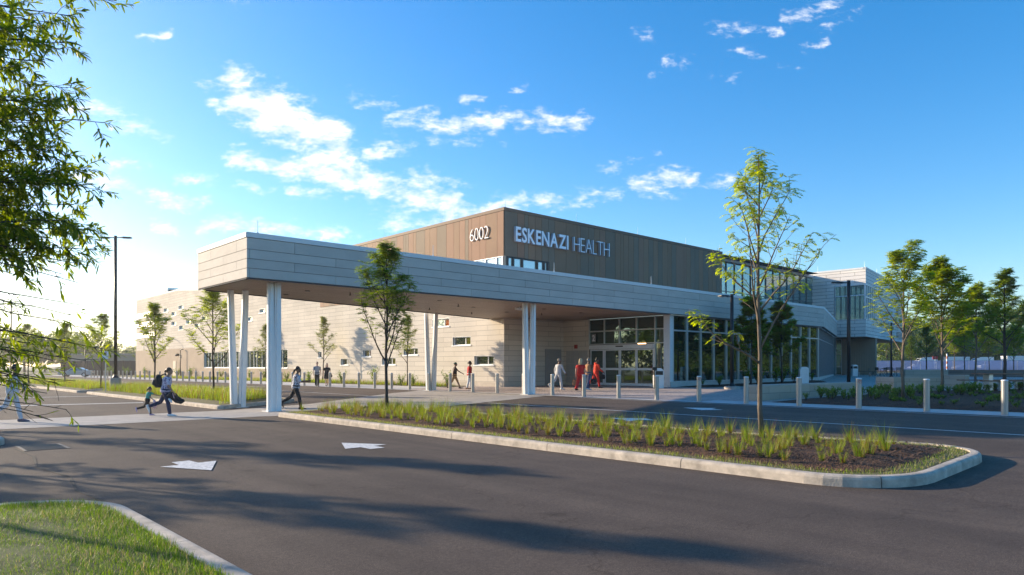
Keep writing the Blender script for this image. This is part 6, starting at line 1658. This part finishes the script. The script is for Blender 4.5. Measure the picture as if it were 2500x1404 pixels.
def cap(x0, y0, x1, y1, r, k):
    """soft capsule between two sky directions (survey pixels)"""
    A0 = Vector(((x0 - HX) / F, (HY - y0) / F, 0)); B0 = Vector(((x1 - HX) / F, (HY - y1) / F, 0)); d = B0 - A0
    s = N(nt, 'ShaderNodeVectorMath', operation='SUBTRACT'); L(nt, PW, s.inputs[0]); s.inputs[1].default_value = A0
    t_ = M_('MULTIPLY', dot(s.outputs[0], tuple(d)), 1 / max(d.length_squared, 1e-9), True)
    sc = N(nt, 'ShaderNodeVectorMath', operation='SCALE'); sc.inputs[0].default_value = d; L(nt, t_, sc.inputs['Scale'])
    s2 = N(nt, 'ShaderNodeVectorMath', operation='SUBTRACT'); L(nt, s.outputs[0], s2.inputs[0]); L(nt, sc.outputs[0], s2.inputs[1])
    ln = N(nt, 'ShaderNodeVectorMath', operation='LENGTH'); L(nt, s2.outputs[0], ln.inputs[0])
    mr = N(nt, 'ShaderNodeMapRange'); mr.interpolation_type = 'SMOOTHSTEP'
    mr.inputs['From Min'].default_value = r / F; mr.inputs['From Max'].default_value = 0; mr.inputs['To Min'].default_value = 0; mr.inputs['To Max'].default_value = k
    L(nt, ln.outputs['Value'], mr.inputs['Value']); return mr.outputs[0]
CAPS = [(590, 225, 680, 290, 100, 1.25), (640, 250, 800, 345, 95, 1.35), (780, 340, 830, 395, 75, 1.2), (585, 372, 760, 410, 55, 1.15), (760, 405, 880, 440, 75, 1.2), (860, 420, 960, 480, 70, 1.1),
        (960, 470, 1090, 500, 95, 1.1), (1000, 450, 1040, 440, 60, 1.0), (1080, 530, 1180, 520, 60, .9), (940, 530, 1060, 545, 60, .7), (740, 470, 800, 480, 45, .75),
        (880, 235, 960, 250, 42, .62), (900, 370, 1000, 350, 48, .75), (980, 300, 1060, 280, 52, .7), (1060, 320, 1210, 315, 58, .95), (1230, 300, 1400, 290, 50, .65), (1110, 350, 1160, 355, 30, .6), (1120, 245, 1170, 240, 36, .6),
        (200, 440, 330, 460, 46, .8), (330, 470, 500, 490, 40, .75), (230, 410, 340, 400, 40, .6), (290, 300, 400, 325, 40, .6), (150, 270, 260, 260, 46, .85), (470, 205, 520, 235, 42, .62), (430, 430, 530, 440, 32, .6), (600, 460, 680, 470, 36, .6),
        (510, 545, 640, 560, 38, .7), (620, 565, 860, 580, 38, .7), (880, 560, 1000, 560, 30, .5), (1200, 500, 1330, 490, 46, .85), (1340, 490, 1480, 475, 40, .7), (1200, 470, 1230, 470, 30, .5),
        (1540, 455, 1690, 430, 52, .9), (1460, 410, 1510, 405, 30, .5), (1690, 440, 1800, 440, 32, .6), (1540, 385, 1640, 370, 24, .45), (360, 540, 460, 550, 30, .65), (350, 90, 420, 92, 26, .65), (1250, 215, 1290, 200, 26, .5),
        (1560, 70, 1600, 75, 30, .6), (1740, 70, 1830, 60, 40, .6), (1860, 70, 1890, 65, 30, .75), (1900, 30, 2050, 10, 42, .7), (1780, 120, 1830, 130, 30, .5), (1900, 165, 1950, 150, 32, .6), (1650, 150, 1690, 155, 28, .55), (1740, 190, 1790, 185, 24, .5), (1960, 110, 2010, 100, 26, .55), (1600, 170, 1640, 172, 20, .45), (2000, 60, 2100, 40, 30, .45), (550, 15, 600, 12, 22, .5)]
acc = None
for c in CAPS:
    o = cap(*c); acc = o if acc is None else M_('MAXIMUM', acc, o)
mp = N(nt, 'ShaderNodeMapping'); mp.inputs['Scale'].default_value = (1, 2.1, 1); mp.inputs['Rotation'].default_value = (0, 0, .10); L(nt, P0, mp.inputs['Vector'])
n1 = N(nt, 'ShaderNodeTexNoise', Scale=21.0, Detail=10.0, Roughness=.60, Distortion=.3); L(nt, mp.outputs[0], n1.inputs['Vector'])
n2 = N(nt, 'ShaderNodeTexNoise', Scale=9.0, Detail=4.0, Roughness=.5); L(nt, mp.outputs[0], n2.inputs['Vector'])
n3 = N(nt, 'ShaderNodeTexNoise', Scale=70.0, Detail=6.0, Roughness=.6); L(nt, mp.outputs[0], n3.inputs['Vector'])
den = M_('ADD', acc, M_('MULTIPLY', M_('SUBTRACT', n1.outputs['Fac'], .50), 2.5)); den = M_('ADD', den, M_('MULTIPLY', M_('SUBTRACT', n2.outputs['Fac'], .5), .8))
den = M_('ADD', den, M_('MULTIPLY', M_('SUBTRACT', n3.outputs['Fac'], .53), 1.5))
mr = N(nt, 'ShaderNodeMapRange'); mr.interpolation_type = 'SMOOTHSTEP'; mr.inputs['From Min'].default_value = .20; mr.inputs['From Max'].default_value = 1.50; L(nt, den, mr.inputs['Value'])
gate = N(nt, 'ShaderNodeMapRange'); gate.inputs['From Min'].default_value = .02; gate.inputs['From Max'].default_value = .25; L(nt, acc, gate.inputs['Value'])
front = N(nt, 'ShaderNodeMapRange'); front.inputs['From Min'].default_value = .1; front.inputs['From Max'].default_value = .3; L(nt, dot(dv, tuple(CF)), front.inputs['Value'])
fac = M_('MULTIPLY', M_('MULTIPLY', mr.outputs[0], gate.outputs[0]), front.outputs[0])
fac = M_('MULTIPLY', fac, .94)
cl = ramp(nt, n1.outputs['Fac'], [(.40, (.74, .79, .90)), (.60, (1.0, .985, .97))])
bgc = N(nt, 'ShaderNodeBackground', Strength=CLOUD); L(nt, cl, bgc.inputs['Color'])
mx = nt.nodes.new('ShaderNodeMixShader'); L(nt, fac, mx.inputs[0]); L(nt, bgs.outputs[0], mx.inputs[1]); L(nt, bgc.outputs[0], mx.inputs[2]); L(nt, mx.outputs[0], out.inputs['Surface'])
w.cycles.sampling_method = 'MANUAL'; w.cycles.sample_map_resolution = 512

# thin morning haze over the whole site
hb_ = MB(); hb_.bb(-1510, 1510, -1510, 1510, -1.7, 24.0)
hm = bpy.data.materials.new('haze_air'); hm.use_nodes = True; hn = hm.node_tree; hn.nodes.remove(hn.nodes['Principled BSDF'])
pv = hn.nodes.new('ShaderNodeVolumePrincipled'); pv.inputs['Color'].default_value = (.96, .94, .90, 1); pv.inputs['Density'].default_value = HAZE; pv.inputs['Anisotropy'].default_value = .6
hn.links.new(pv.outputs[0], hn.nodes['Material Output'].inputs['Volume'])
tag(hb_.build('haze', hm), 'thin pale morning haze in the air', None, None, 'stuff')
cd = bpy.data.cameras.new('camera'); co_ = bpy.data.objects.new('camera', cd); COL.objects.link(co_)
cd.sensor_width = 36; cd.lens = 36 * F / 2500; cd.shift_y = (HY - 702) / 2500; cd.clip_start = .05; cd.clip_end = 4000
co_.location = (0, 0, EYE); co_.rotation_euler = (math.pi / 2, 0, -math.atan2(SA, CA))
scene.camera = co_
vs = scene.view_settings; vs.view_transform = 'Standard'; vs.look = 'None'; vs.gamma = 1; vs.exposure = EXPO; vs.use_curve_mapping = False
scene.cycles.use_denoising = True
scene.cycles.max_bounces = 8; scene.cycles.transparent_max_bounces = 12; scene.cycles.diffuse_bounces = 4; scene.cycles.glossy_bounces = 4
scene.cycles.sample_clamp_indirect = 6
